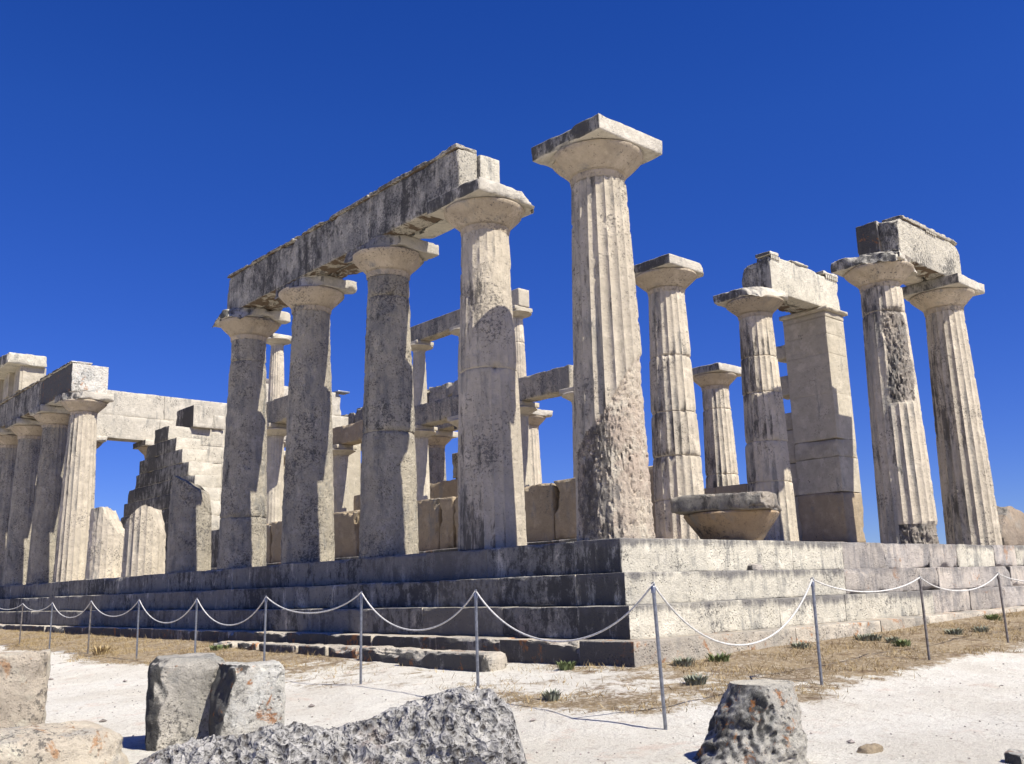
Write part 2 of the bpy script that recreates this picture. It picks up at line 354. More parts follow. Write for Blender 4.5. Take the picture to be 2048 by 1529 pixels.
def turf(x, y):
    """1 inside the roped strip round the temple, 0 out on the gravel"""
    x = np.asarray(x, float); y = np.asarray(y, float)
    P = np.stack([x, y, np.zeros_like(x)], -1)
    w = fbm(P, 0.55, 4, 5) * 0.9
    wid = np.where(x < -1, np.interp(y, [-8, -3, 0, 3, 6, 9, 30], [1.6, 1.75, 1.75, 1.75, 1.95, 2.05, 2.1]), 0)
    dn = (-1 - x); dw = (-1 - y)
    lim_w = np.interp(x, [-3, 0, 3, 6, 20], [1.9, 1.9, 1.75, 1.7, 1.9])
    m = np.maximum(dn / 1.85, dw / lim_w)
    m = np.where((dn > 0) & (dw > 0), np.hypot(np.maximum(dn, 0) / 2.05, np.maximum(dw, 0) / 2.05), m)
    t = 1.0 - np.clip((m + 0.35 * w - 0.86) / 0.28, 0, 1)
    bare = np.clip(1 - np.hypot((x + 1.9) / 1.3, (y - 1.2) / 3.2), 0, 1) * 1.0
    bare2 = np.clip(1 - np.hypot((x + 1.6) / 1.2, (y + 1.6) / 1.3), 0, 1) * 0.7
    far = np.clip((np.abs(m) - 8) / 10, 0, 1)
    corner = np.clip((0.6 - x) / 1.6, 0, 1) * np.clip((3.5 - y) / 3.0, 0, 1)
    t = t * (1 - 0.27 * corner)
    return np.clip(t * (1 - 0.62 * np.clip(bare * 1.8, 0, 1) - 0.45 * bare2), 0, 1) * 0.95

def grow(a, b, step, lim):
    core = np.arange(a, b + 1e-6, step); o = []; d = step; x = b
    while x < lim: d *= 1.35; x += d; o.append(x)
    o2 = []; d = step; x = a
    while x > -lim: d *= 1.35; x -= d; o2.append(x)
    return np.concatenate([o2[::-1], core, o])
gx = grow(-9.0, 12.0, 0.09, 1500); gy = grow(-8.5, 24.0, 0.10, 1500)
GX, GY = np.meshgrid(gx, gy, indexing='ij')
P2 = np.stack([GX, GY, 0 * GX], -1)
near = np.exp(-np.maximum(np.hypot(GX, GY) - 25, 0) / 15)
GZ = gbase(GX, GY) + near * (0.022 * fbm(P2, 1.1, 4, 3) + 0.012 * fbm(P2, 4.5, 3, 9))
tf = turf(GX, GY) * (near > 0.02) + np.clip(0.9 - near, 0, 0.8)
GZ += near * tf * 0.02
ids = np.arange(GX.size).reshape(GX.shape)
gf = np.stack([ids[:-1, :-1], ids[1:, :-1], ids[1:, 1:], ids[:-1, 1:]], -1).reshape(-1, 4)
G = link('ground', np.stack([GX, GY, GZ], -1).reshape(-1, 3), gf, M['ground'], smooth=180)
at = G.data.attributes.new('turf', 'FLOAT', 'POINT'); at.data.foreach_set('value', tf.reshape(-1).astype(np.float32))
G['kind'] = 'structure'

def gz(x, y):
    p = np.array([[x, y, 0.0]])
    return float(gbase(np.array([x]), np.array([y]))[0] + 0.022 * fbm(p, 1.1, 4, 3)[0])

# ---------------------------------------------------------------- temple platform
TR = 0.334
ZS = [0.0, -0.398, -0.748, -1.084, -1.40]
plat = thing('temple_platform', 'long stepped limestone temple platform, its north side blackened and its west side bright', 'platform')
rnd = random.Random(4)
WJ = [[0, 3.547, 4.899, 6.17, 7.674, 8.758, 10.341, 11.318, 12.6, 13.77],
      [2.937, 4.291, 5.519, 7.2, 8.779, 10.1, 11.6, 12.9],
      [2.091, 3.648, 6.218, 7.5, 8.833, 10.3, 11.9, 13.2],
      [0.629, 1.882, 3.905, 5.3, 6.9, 8.4, 10.0, 11.5, 13.0]]
for k in range(4):
    o = TR * k; x0, x1, y0, y1 = -o, 13.77 + o, -o, 28.815 + o
    zt, zb = ZS[k], ZS[k + 1] - (0.25 if k == 3 else 0.004)
    parts = []
    js = [x0] + [j for j in WJ[k] if x0 + 0.4 < j < x1 - 0.4] + [x1]
    for i in range(len(js) - 1):
        a, b = js[i], js[i + 1]
        worn = a > 4.2
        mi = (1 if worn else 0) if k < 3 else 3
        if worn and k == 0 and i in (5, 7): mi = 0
        dy = rnd.uniform(0, 0.006) if i else 0
        r = (0.035 if k < 2 else 0.045) if a < 3 else 0.06
        parts.append((*block((a + (0.0012 if i else 0), y0 + dy, zb), (b - 0.0012, y0 + 0.75, zt - rnd.uniform(0, .006) * (i > 0)), r, 100 * k + i,
                             rough=0.006 if not worn else 0.012, chip=0.010 if not worn else 0.07, bevel=0.003), mi))
    y = y0 + 0.752; i = 0
    lens = []
    while y < y1 - 0.4:
        L = rnd.uniform(1.15, 1.75) if k < 3 else rnd.uniform(0.9, 1.5)
        if y1 - y - L < 0.8: L = y1 - y
        r = 0.04 if y < 5 else (0.06 if y < 12 else 0.10)
        dx = rnd.uniform(0, 0.006)
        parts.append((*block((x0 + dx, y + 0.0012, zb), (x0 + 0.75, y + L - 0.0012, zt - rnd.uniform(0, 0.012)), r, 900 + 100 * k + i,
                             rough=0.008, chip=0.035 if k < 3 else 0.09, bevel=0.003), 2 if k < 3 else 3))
        y += L; i += 1
    parts.append((*block((x1 - 0.75, y0 + 0.76, zb), (x1, y1, zt - 0.01), 1.0, 7, rough=0.004), 1))
    parts.append((*block((x0 + 0.76, y1 - 0.75, zb), (x1 - 0.76, y1, zt - 0.01), 1.0, 8, rough=0.004), 1))
    parts.append((*box_grid((x0 + 0.74, y0 + 0.74, zb), (x1 - 0.74, y1 - 0.74, zt - 0.035), 2.0), 0))
    v, f, m = join(parts)
    nm = ['stylobate', 'step', 'step', 'foundation_course'][k]
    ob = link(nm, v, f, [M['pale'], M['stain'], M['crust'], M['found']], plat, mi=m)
    if k == 3: ob['label'] = 'rough bottom course with orange lichen'
# paved floor of the cella, a little above the stylobate
v, f = block((2.45, 2.75, -0.03), (11.3, 26.1, 0.2), 0.5, 3, rough=0.01)
link('cella_floor', v, f, M['stain'], plat)

# ---------------------------------------------------------------- columns
RT = np.array([math.cos(0.728147), -math.sin(0.728147)])     # a fixed compass direction, roughly south-west to the right

def shaft_mesh(z0, z1, rb, rt, H, seg, rings, seed, flute=0.032, ero=0.0, rough=0.004, top=None, damage=None, joints=(), jog=0.0, nfl=20, rag=1.0):
    th = np.linspace(0, 2 * math.pi, seg, endpoint=False)
    zz = np.linspace(z0, z1, rings + 1)
    ex = []
    for j in joints: ex += [j - 0.016, j - 0.005, j + 0.005, j + 0.016]
    zz = np.sort(np.concatenate([zz, ex])); nz = len(zz)
    T, Z = np.meshgrid(th, zz)
    t = (Z - z0) / (H - z0)
    r = rb + (rt - rb) * t + 0.012 * np.sin(math.pi * np.clip(t, 0, 1))
    C = np.cos(T); S = np.sin(T)
    P = np.stack([C * r, S * r, Z], -1)
    u = (T * nfl / (2 * math.pi)) % 1.0
    fl = flute * (r / rb) * (1 - (2 * u - 1) ** 2)
    e = np.clip(ero * (0.55 + 0.9 * np.clip(-C, 0, 1)) + 0.75 * np.maximum(fbm(P, 1.3, 3, seed) - .08, 0) * (0.2 + ero), 0, 1)
    r = r - fl * (1 - e) - e * flute * 0.8
    # worn arrises and surface roughness
    r = r - np.maximum(fbm(P, 9, 3, seed + 2) - 0.26, 0) * 0.05 * (1 - u * (1 - u) * 3.2)
    r = r + rough * fbm(P, 5, 4, seed + 4) + rough * 1.2 * e * fbm(P, 17, 3, seed + 6)
    if damage is not None:
        m, dep = damage(P, T, Z); n1 = fbm(P, 8, 4, seed + 8); n2 = fbm(P, 26, 3, seed + 9)
        base = rb + (rt - rb) * t
        rd = base - dep - flute * 0.6 + rag * (0.016 * n1 + 0.020 * n2 - 0.05 * np.maximum(fbm(P, 18, 3, seed + 10) - .15, 0))
        r = r * (1 - m) + np.minimum(rd, r) * m
    dx = np.zeros_like(Z); dy = np.zeros_like(Z)
    if len(joints):
        rn = random.Random(seed); js = sorted(joints)
        for q, j in enumerate(js):
            w = np.exp(-((Z - j) / 0.011) ** 2)
            r = r - w * 0.022 - np.exp(-((Z - j) / 0.05) ** 2) * np.maximum(fbm(P, 6, 3, seed + 40 + q) - 0.05, 0) * 0.09
            ox, oy = rn.uniform(-jog, jog), rn.uniform(-jog, jog)
            dx = np.where(Z < j, dx + ox, dx); dy = np.where(Z < j, dy + oy, dy)
            r = r + np.where(Z < j, 1, 0) * rn.uniform(-jog, jog) * 0.3
    P = np.stack([C * r + dx, S * r + dy, Z], -1)
    V = [P.reshape(-1, 3)]
    ids = np.arange(nz * seg).reshape(nz, seg)
    nxt = np.roll(ids, -1, 1)
    F = [np.stack([ids[:-1], nxt[:-1], nxt[1:], ids[1:]], -1).reshape(-1, 4)]
    n = nz * seg; prev = ids[-1]; last = P[-1]
    for q in (0.8, 0.6, 0.4, 0.2):
        V.append(last * np.array([q, q, 1.0])); cur = n + np.arange(seg); n += seg
        F.append(np.stack([prev, np.roll(prev, -1), np.roll(cur, -1), cur], -1)); prev = cur
    V = np.concatenate(V); F = [tuple(a) for a in np.concatenate(F).tolist()] + [tuple(prev.tolist())]
    global LAST_MI
    LAST_MI = np.zeros(len(F), np.int32)
    if damage is not None:
        k = (nz - 1) * seg; LAST_MI[:k] = (m[:-1] > 0.5).reshape(-1)
    if top is not None:
        h = top(V) + 0.10 * fbm(V, 4.0, 4, seed + 20)
        V[:, 2] = np.minimum(V[:, 2], h)
    return V, F

def echinus_mesh(zn, rt, za, seg, seed, flute=0.02, nfl=20, s=1.0):
    prof = [(zn - 0.002, rt), (zn + 0.05 * s, rt + 0.008), (zn + 0.085 * s, rt + 0.012), (zn + 0.09 * s, rt - 0.002), (zn + 0.10 * s, rt + 0.018), (zn + 0.105 * s, rt + 0.004),
            (zn + 0.118 * s, rt + 0.024), (zn + 0.16 * s, rt + 0.055), (zn + 0.22 * s, rt + 0.12), (zn + 0.27 * s, rt + 0.172),
            (zn + 0.32 * s, rt + 0.218), (za - 0.045, rt + 0.248), (za - 0.02, rt + 0.25), (za - 0.004, rt + 0.232), (za + 0.004, rt + 0.20)]
    th = np.linspace(0, 2 * math.pi, seg, endpoint=False)
    Z = np.array([a for a, _ in prof])[:, None] + 0 * th; R_ = np.array([b for _, b in prof])[:, None] + 0 * th
    T = th[None] + 0 * Z; u = (T * nfl / (2 * math.pi)) % 1.0
    w = np.array([1, .9, .5, 0.3, 0.3, 0.2, 0.1] + [0] * 8)[:, None]
    R_ = R_ - flute * (1 - (2 * u - 1) ** 2) * w
    P = np.stack([np.cos(T) * R_, np.sin(T) * R_, Z], -1)
    R_ = R_ + 0.007 * fbm(P, 4, 4, seed) - 0.14 * np.maximum(fbm(P, 2.4, 4, seed + 5) - 0.24, 0)
    P = np.stack([np.cos(T) * R_, np.sin(T) * R_, Z], -1)
    n = len(prof); ids = np.arange(n * seg).reshape(n, seg); nx = np.roll(ids, -1, 1)
    F = np.stack([ids[:-1], nx[:-1], nx[1:], ids[1:]], -1).reshape(-1, 4).tolist()
    return P.reshape(-1, 3), [tuple(a) for a in F] + [tuple(ids[-1].tolist())]

def column(label, x, y, z0=0.0, H=5.27, rb=0.495, rt=0.366, seg=160, rings=60, seed=0, group='outer colonnade columns', mat='marble', cap='capital',
           abm='abacus', ab=0.625, abh=0.21, aplanes=(), achip=0.05, name='doric_column', eplanes=(), neck=0.4, dmat='rubble', **k):
    t = thing(name, label, 'column', group, (x, y, z0))
    s = neck / 0.4; zn = H - z0 - abh - neck
    v, f = shaft_mesh(0, zn, rb, rt, zn, seg, rings, seed, **k)
    link('shaft', v, f, [M[mat], M[dmat]], t, mi=LAST_MI)
    v, f = echinus_mesh(zn, rt, H - z0 - abh, max(seg // 2, 60), seed + 50, s=s)
    for pl in eplanes:
        nn = np.array(pl[0], float); nn /= np.linalg.norm(nn); ov = np.maximum((v - np.array(pl[1])) @ nn - 0.05 * fbm(v, 5, 4, seed + 61), 0); v = v - ov[:, None] * nn
    c = link('capital', v, f, M[cap], t)
    lo = (-ab, -ab, H - z0 - abh); hi = (ab, ab, H - z0)
    v, f = block(lo, hi, 0.04 if seg >= 160 else 0.07, seed + 70, rough=0.006, chip=achip, bevel=0.007, planes=aplanes)
    link('abacus', v, f, M[abm], c)
    return t

E_ = 0.55
FY = [E_] + [E_ + 2.343 + 2.561 * i for i in range(10)] + [28.265]
FX = [0.55, 2.958, 5.576, 8.194, 10.812, 13.22]

# corner column: its lower front is broken away along a slanting line
def dmg_corner(P, T, Z):
    a = T - math.radians(-138.0); s = np.sin(a)
    zb = 1.70 + 0.62 * s + 0.07 * fbm(P, 2.5, 3, 77)
    m = 1 / (1 + np.exp(-(zb - Z) / 0.012))
    m = m * np.clip((np.cos(T - math.radians(-75)) + 0.93) / 0.15, 0, 1)
    return m, 0.006 + 0 * Z
column('tall corner column with a complete square capital, its lower front broken rough', FX[0], FY[0], seg=320, rings=190, seed=11, damage=dmg_corner, ero=0.0, flute=0.040, achip=0.03)

def dmg_c2(P, T, Z):
    n = fbm(P, 1.7, 3, 31)
    a = T - math.radians(-120)
    m = np.clip(1 - np.abs(Z - 3.72 + 0.2 * n) / 0.55, 0, 1) * np.clip((np.cos(T - math.radians(-80)) + 0.1 + n * 0.4) * 3, 0, 1)
    return np.clip(m * 3, 0, 1), 0.0 + 0 * Z
column('second north column, shaft lit above a rounded shadow, capital slab broken at its right', FX[0], FY[1], seg=220, rings=130, seed=12, damage=dmg_c2, dmat='marble', rag=0.55, mat='marble', ero=0.22, flute=0.030,
       joints=[2.55], aplanes=[((0.75, -0.66, 0.5), (0.50, -0.44, 5.17), 0.10)], achip=0.07)
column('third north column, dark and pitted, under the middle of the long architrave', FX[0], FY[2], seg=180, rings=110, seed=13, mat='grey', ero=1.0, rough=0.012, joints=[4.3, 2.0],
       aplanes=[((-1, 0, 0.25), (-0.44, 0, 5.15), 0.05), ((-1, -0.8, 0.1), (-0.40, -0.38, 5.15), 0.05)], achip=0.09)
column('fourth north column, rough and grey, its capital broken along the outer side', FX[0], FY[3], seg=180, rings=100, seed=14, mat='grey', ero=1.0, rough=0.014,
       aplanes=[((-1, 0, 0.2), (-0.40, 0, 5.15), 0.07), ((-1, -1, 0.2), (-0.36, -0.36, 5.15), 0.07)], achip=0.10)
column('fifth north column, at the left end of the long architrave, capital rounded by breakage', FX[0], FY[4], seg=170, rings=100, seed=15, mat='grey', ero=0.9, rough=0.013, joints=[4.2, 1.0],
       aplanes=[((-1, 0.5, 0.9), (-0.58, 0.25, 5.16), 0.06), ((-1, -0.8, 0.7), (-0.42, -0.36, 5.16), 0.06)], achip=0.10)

def stub(label, x, y, prof, seed, mat, **k):
    t = thing('broken_column', label, 'column stump', 'broken stumps of the outer colonnade', (x, y, 0))
    ss, hh = zip(*prof)
    top = lambda V: np.interp(V[:, 0] * RT[0] + V[:, 1] * RT[1], ss, hh)
    v, f = shaft_mesh(0, max(hh) + 0.25, 0.495, 0.366, 4.66, 160, 60, seed, top=top, **k)
    link('shaft', v, f, M[mat], t)
stub('tallest broken column stump, mostly shaded, left of the fifth north column', FX[0], FY[5], [(-.5, 1.75), (-.33, 2.12), (.05, 1.9), (.30, 1.75), (.42, 1.3), (.5, 1.2)], 16, 'grey', ero=0.9, rough=0.013)
stub('wide fluted column stump with a smooth lit face and a peaked broken top', FX[0], FY[6], [(-.5, 1.20), (-.36, 1.32), (.12, 1.62), (.22, 1.58), (.42, 1.0), (.5, .9)], 17, 'marble', ero=0.15, rough=0.008)
stub('pitted column stump sloping down to the right, beside the sunlit fluted column', FX[0], FY[7], [(-.5, 1.72), (-.2, 1.80), (.0, 1.82), (.12, 1.55), (.44, 1.05), (.5, 1.0)], 18, 'marble', ero=0.5, rough=0.014)
column('sunlit fluted column under the right end of the far north entablature', FX[0], FY[8], seg=160, rings=80, seed=19, mat='marble', ero=0.12, aplanes=[((-1, -0.6, 0.2), (-0.48, -0.3, 5.15), 0.06)], achip=0.1)
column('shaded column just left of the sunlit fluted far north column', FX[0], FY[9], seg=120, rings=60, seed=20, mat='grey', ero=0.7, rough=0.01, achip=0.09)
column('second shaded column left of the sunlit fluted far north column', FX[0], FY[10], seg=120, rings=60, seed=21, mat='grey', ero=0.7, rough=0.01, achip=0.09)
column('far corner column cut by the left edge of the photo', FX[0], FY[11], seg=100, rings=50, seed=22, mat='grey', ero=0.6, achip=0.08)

# west front: two more columns stand
def dmg_f4(P, T, Z):
    n = fbm(P, 2.0, 3, 41)
    m = np.clip((np.cos(T - math.radians(-122)) - 0.74 + 0.16 * n) * 9, 0, 1) * np.clip((Z - 2.45) * 20 + n, 0, 1) * np.clip((4.32 - Z) * 9, 0, 1)
    m2 = np.clip((0.36 + 0.05 * n - Z) * 25, 0, 1) * np.clip((np.cos(T - math.radians(-95))) * 3, 0, 1)
    return np.maximum(m, m2), 0.022 + 0 * Z
column('left column of the front pair, a dark rough gouge running down its shaft', FX[3], E_, seg=180, rings=120, seed=23, damage=dmg_f4, dmat='gouge', rag=1.7, ero=0.08,
       joints=[4.2], aplanes=[((-1, -0.35, 0.5), (-0.5, -0.2, 5.16), 0.09), ((0.2, -1, 0.3), (0, -0.52, 5.16), 0.09)], achip=0.13)
column('right column of the front pair under the short architrave, fluted to the ground', FX[4], E_, seg=180, rings=110, seed=24, ero=0.10, achip=0.03)

# south flank, seen through the temple
column('distant south column with bare square capital, between the drum built columns', 13.22, FY[3], seg=120, rings=70, seed=25, ero=0.12, joints=[4.1, 2.3], achip=0.04)
column('distant south column seen just right of the second north column', 13.22, FY[6], seg=100, rings=50, seed=26, ero=0.2, achip=0.06)
for j, sd, lb in ((7, 27, 'distant south column hidden behind the second north column'), (8, 28, 'distant south column seen just left of the second north column'),
                  (9, 29, 'distant south column behind the third north column')):
    column(lb, 13.22, FY[j], seg=80, rings=30, seed=sd, ero=0.3, mat='grey', achip=0.05)
t = thing('broken_column', 'pale fluted stump far off, seen between the third and fourth north columns', 'column stump', 'broken stumps of the outer colonnade', (13.15, 26.4, 0))
v, f = shaft_mesh(0, 4.72, 0.57, 0.52, 4.72, 120, 40, 30, flute=0.035); link('shaft', v, f, M['pale'], t)

# east front, far behind
for i, sd, lb in ((1, 33, 'far east column behind the sunlit fluted column'), (2, 34, 'far east column at the right side of the sky gap under the lit cross beam'), (3, 35, 'far east column behind the stepped wall'), (4, 36, 'far east column behind the fifth north column')):
    column(lb, FX[i], 28.265, seg=80, rings=30, seed=sd, ero=0.2, mat='marble', group='east front columns', achip=0.04)

# rear porch columns (two, made of drums)
dr = [4.05, 3.25, 2.35, 1.55, 0.85]
column('drum built rear porch column, brightly lit, just right of the corner column', 5.45, 3.39, z0=0.2, H=5.34, rb=0.475, rt=0.345, seg=170, rings=100, seed=37, ero=0.10, joints=[3.35, 2.30, 1.50, 0.72], jog=0.016,
       group='rear porch columns', ab=0.575, abh=0.19, neck=0.37, aplanes=[((1, -0.8, 0.5), (0.50, -0.42, 5.05), 0.05)])
column('drum built rear porch column, half in shadow, left of the square pier', 8.36, 3.39, z0=0.2, H=5.36, rb=0.475, rt=0.345, seg=170, rings=100, seed=38, ero=0.2, joints=[3.75, 3.0, 2.0, 1.18], jog=0.016,
       group='rear porch columns', ab=0.6, abh=0.19, neck=0.37, aplanes=[((-1, -0.9, 0.6), (-0.40, -0.40, 5.08), 0.05), ((1, -0.7, 0.4), (0.5, -0.38, 5.08), 0.05), ((-0.2, -1, 0.3), (0, -0.52, 5.08), .05)], achip=0.08)

# inner two-storey colonnades
SX = 8.78
IY = [8.90, 11.25, 13.5, 15.75, 18.0, 20.25]
w_in = ['hidden behind the corner column', 'seen just right of the second north column', 'behind the second north column', 'seen just right of the third north column', 'behind the third north column', 'seen just right of the fourth north column']
for i, y in enumerate(IY):
    column('lower column of inner south row, ' + w_in[i], SX, y, z0=0.2, H=4.34, rb=0.32, rt=0.25, seg=80, rings=40, seed=40 + i, group='lower inner columns', ab=0.40, abh=0.13, neck=0.26,
           mat='smooth', cap='smooth', abm='smooth', ero=0.3, flute=0.018, achip=0.02)
for i, lb in ((1, 'free upper inner column bearing a square block, right of second north column'), (2, 'upper inner column at the left edge of the second north column'), (3, 'upper inner column at the right edge of the third north column')):
    column(lb, SX, IY[i], z0=4.98, H=7.0, rb=0.235, rt=0.185, seg=80, rings=40, seed=50 + i, group='upper inner columns', ab=0.33, abh=0.11, neck=0.2, mat='smooth' if i > 1 else 'marble', cap='smooth', abm='smooth',
           ero=0.15, flute=0.015, achip=0.015, joints=[1.05] if i == 1 else ())
NX = 5.0
column('lower column of the inner north row, seen just right of the fifth north column', NX, 17.75, z0=0.2, H=4.34, rb=0.32, rt=0.25, seg=80, rings=40, seed=57, group='lower inner columns', ab=0.40, abh=0.13, neck=0.26, mat='smooth', cap='smooth', abm='smooth', ero=0.3, flute=0.018, achip=0.02)
column('sunlit upper inner column rising just right of the fifth north column', NX, 17.75, z0=5.05, H=7.05, rb=0.235, rt=0.185, seg=80, rings=40, seed=58, group='upper inner columns', ab=0.33, abh=0.11, neck=0.2, mat='marble', cap='smooth', abm='pale', ero=0.1, flute=0.015, achip=0.015)

# ---------------------------------------------------------------- beams
def beam(name, label, lo, hi, seed, mat='beam', group=None, cat='stone beam', res=0.06, extra=None, **k):
    k.setdefault('rough', 0.008); k.setdefault('chip', 0.07)
    c = np.array([(lo[0] + hi[0]) / 2, (lo[1] + hi[1]) / 2, lo[2]])
    v, f = block(lo, hi, res, seed, **k)
    o = link(name, v - c, f, M[mat]); o.location = c
    tag(o, label, cat, group)
    if extra:
        for nm, l2, h2 in extra:
            if nm == 'guttae':
                ax = 0 if h2[0] - l2[0] > h2[1] - l2[1] else 1
                ps = []
                for q in range(6):
                    a = list(l2); b = list(h2); wd = (h2[ax] - l2[ax]) / 6; a[ax] = l2[ax] + wd * (q + 0.15); b[ax] = l2[ax] + wd * (q + 0.85); ps.append(box_grid(a, b, 1.0))
                v, f, _ = join(ps); link(nm, v - c, f, M[mat], o)
            else:
                v, f = block(l2, h2, 0.05, seed + 5, rough=0.008, chip=0.08, bevel=0.006); link(nm, v - c, f, M[mat], o)
    return o

ga = 'architrave blocks of the near north side'
ys = [3.02, 5.454, 8.015, 10.86]
ln = ['right', 'middle', 'left']
for i in range(3):
    a, b = ys[i] + 0.004, ys[i + 1] - 0.004
    pl = [((0, -1, 0.0), (0.3, a + 0.0, 5.7), 0.02)]
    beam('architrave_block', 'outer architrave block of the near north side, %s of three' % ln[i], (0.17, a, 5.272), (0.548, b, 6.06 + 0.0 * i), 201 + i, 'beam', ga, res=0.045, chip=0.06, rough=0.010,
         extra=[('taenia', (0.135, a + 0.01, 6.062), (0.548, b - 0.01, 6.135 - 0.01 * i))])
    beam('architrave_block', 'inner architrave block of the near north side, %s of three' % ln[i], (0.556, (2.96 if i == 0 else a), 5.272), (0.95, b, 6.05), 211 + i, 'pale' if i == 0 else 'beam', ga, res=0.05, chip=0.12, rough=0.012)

gf_ = 'architrave blocks of the west front'
beam('architrave_block', 'outer block of the short architrave on the front pair, bright west face with orange top', (8.38, 0.17, 5.272), (11.0, 0.555, 6.06), 221, 'beam', gf_, res=0.045, chip=0.08, rough=0.010,
     planes=[((-0.6, -0.2, 1), (8.6, .3, 6.12), 0.05)], extra=[('taenia', (8.55, 0.135, 6.062), (11.0, 0.555, 6.15)), ('guttae', (9.5, 0.14, 6.02), (9.95, 0.168, 6.06))])
beam('architrave_block', 'inner block of the short architrave on the front pair, dark lichened end', (8.36, 0.565, 5.272), (10.95, 1.0, 6.10), 222, 'found', gf_, res=0.06, chip=0.16, rough=0.014)

gp = 'rear porch architrave blocks'
beam('architrave_block', 'rear porch architrave reaching from the half shaded drum column to the pier, with small pegs', (8.5, 3.02, 5.362), (11.24, 3.36, 6.17), 231, 'pale', gp, res=0.045, chip=0.07,
     extra=[('taenia', (8.5, 2.985, 6.172), (8.86, 3.36, 6.25)), ('taenia', (9.3, 2.985, 6.172), (10.0, 3.3, 6.225)), ('taenia', (10.62, 2.985, 6.172), (11.24, 3.36, 6.25)),
            ('guttae', (8.52, 2.99, 6.09), (8.86, 3.018, 6.168)), ('guttae', (10.68, 2.99, 6.09), (11.22, 3.018, 6.168))])
beam('architrave_block', 'jagged backing beam behind the rear porch architrave', (8.55, 3.37, 5.362), (11.2, 3.78, 6.10), 232, 'beam', gp, chip=0.2, res=0.06, planes=[((-1, .3, .6), (8.6, 3.7, 6.0), .08)])

gi = 'inner colonnade beams'
lo_y = [9.05, 11.25, 13.5, 15.75, 18.0, 20.45]
for i in range(5):
    beam('lower_beam', 'lower beam of inner south row, ' + ['its lit end right of the corner column edge', 'seen just right of the second north column', 'seen just left of the second north column', 'behind the third north column', 'free end right of fourth north column'][i],
         (8.53, lo_y[i] + 0.004, 4.342), (9.03, lo_y[i + 1] - 0.004, 4.975), 240 + i, 'brown' if i == 4 else 'grey', gi, chip=0.09, res=0.07)
beam('upper_beam', 'slender upper beam seen against the sky just left of the second north column', (8.57, 13.42, 7.002), (8.99, 16.1, 7.52), 246, 'grey', gi, chip=0.03, rough=0.004)
beam('upper_beam', 'upper beam of the inner row hidden behind the second north column', (8.57, 11.7, 7.002), (8.99, 13.41, 7.52), 247, 'grey', gi, chip=0.03, rough=0.004)
beam('upper_beam', 'short square block on the free upper capital right of the second north column', (8.58, 10.9, 7.002), (8.98, 11.55, 7.50), 248, 'smooth', gi, chip=0.03, rough=0.004)
beam('lower_beam', 'short lower beam of the inner north row seen right of the fifth north column', (4.75, 16.1, 4.342), (5.25, 18.25, 5.045), 249, 'grey', gi, chip=0.08)

gs = 'far south entablature blocks'
sy = [18.26, 20.82, 23.38, 25.94]
for i in range(3):
    w = ['hidden behind the second north column', 'seen between second and third north columns', 'behind the third north column'][i]
    beam('architrave_block', 'far south architrave ' + w, (12.86, sy[i] + .01 - (1.2 if i == 0 else 0), 5.272), (13.6, sy[i + 1] - .01, 6.13), 260 + i, 'grey', gs, res=0.12)
    beam('frieze_block', 'ragged far south frieze course ' + w, (12.9, sy[i] + .05 - (.8 if i == 0 else 0), 6.133), (13.55, sy[i + 1] - .05, 6.95), 265 + i, 'grey', gs, res=0.08, chip=0.3, rough=0.06)
beam('frieze_block', 'ragged far south frieze course seen between third and fourth north columns', (12.9, 25.98, 5.273), (13.55, 28.2, 6.85), 268, 'grey', gs, res=0.1, chip=0.25, rough=0.05)

# far north entablature
gn = 'far north entablature blocks'
ny = [20.42, 23.381, 25.942, 28.6]
for i in range(3):
    beam('architrave_block', ['far north architrave block, orange topped end above the sunlit fluted column', 'middle architrave block of the far north entablature', 'last architrave block of the far north entablature at the photo edge'][i],
         (0.04, ny[i] + .004, 5.272), (1.05, ny[i + 1] - .004, 6.10), 270 + i, 'lichen' if i == 0 else 'beam', gn, res=0.06, chip=0.08, extra=[('taenia', (0.0, ny[i] + .02, 6.103), (0.6, ny[i + 1] - .02, 6.17))])
o = thing('frieze', 'far north frieze of grooved triglyphs in deep shade under the cornice', 'frieze', gn, (0.3, 25.0, 6.17))
def triglyph(y, w=0.52):
    ps = [box_grid((-0.28, y - w / 2, 0.0), (0.42, y + w / 2, 0.80), 0.3)]
    for q in range(3):
        a = y - w / 2 + w * (q + 0.12) / 3; b = y - w / 2 + w * (q + 0.88) / 3
        ps.append(box_grid((-0.36, a, 0.0), (-0.278, b, 0.72), 0.3))
    ps.append(box_grid((-0.365, y - w / 2, 0.723), (-0.278, y + w / 2, 0.80), 0.3))
    return join(ps)[:2]
for q, y in enumerate((0.62, 1.90, 3.18)):
    v, f = triglyph(y); link('triglyph', v, f, M['smooth'], o)
for q, y in enumerate((1.26, 2.54)):
    v, f = block((-0.22, y - 0.375, 0.0), (0.36, y + 0.375, 0.80), 0.2, 280 + q, rough=0.003, chip=0.01); link('metope', v, f, M['smooth'], o)
beam('cornice_block', 'white cornice slab topping the far north frieze', (-0.5, 25.2, 6.975), (0.68, 28.9, 7.34), 285, 'pale', gn, chip=0.06, res=0.07, rough=0.012)
beam('frieze_block', 'jagged grey backing block beside the end of the far north frieze', (0.66, 22.2, 6.105), (1.05, 25.0, 6.62), 286, 'grey', gn, chip=0.3, res=0.07, rough=0.03, planes=[((0, -.5, 1), (.8, 22.6, 6.45), 0.1)])

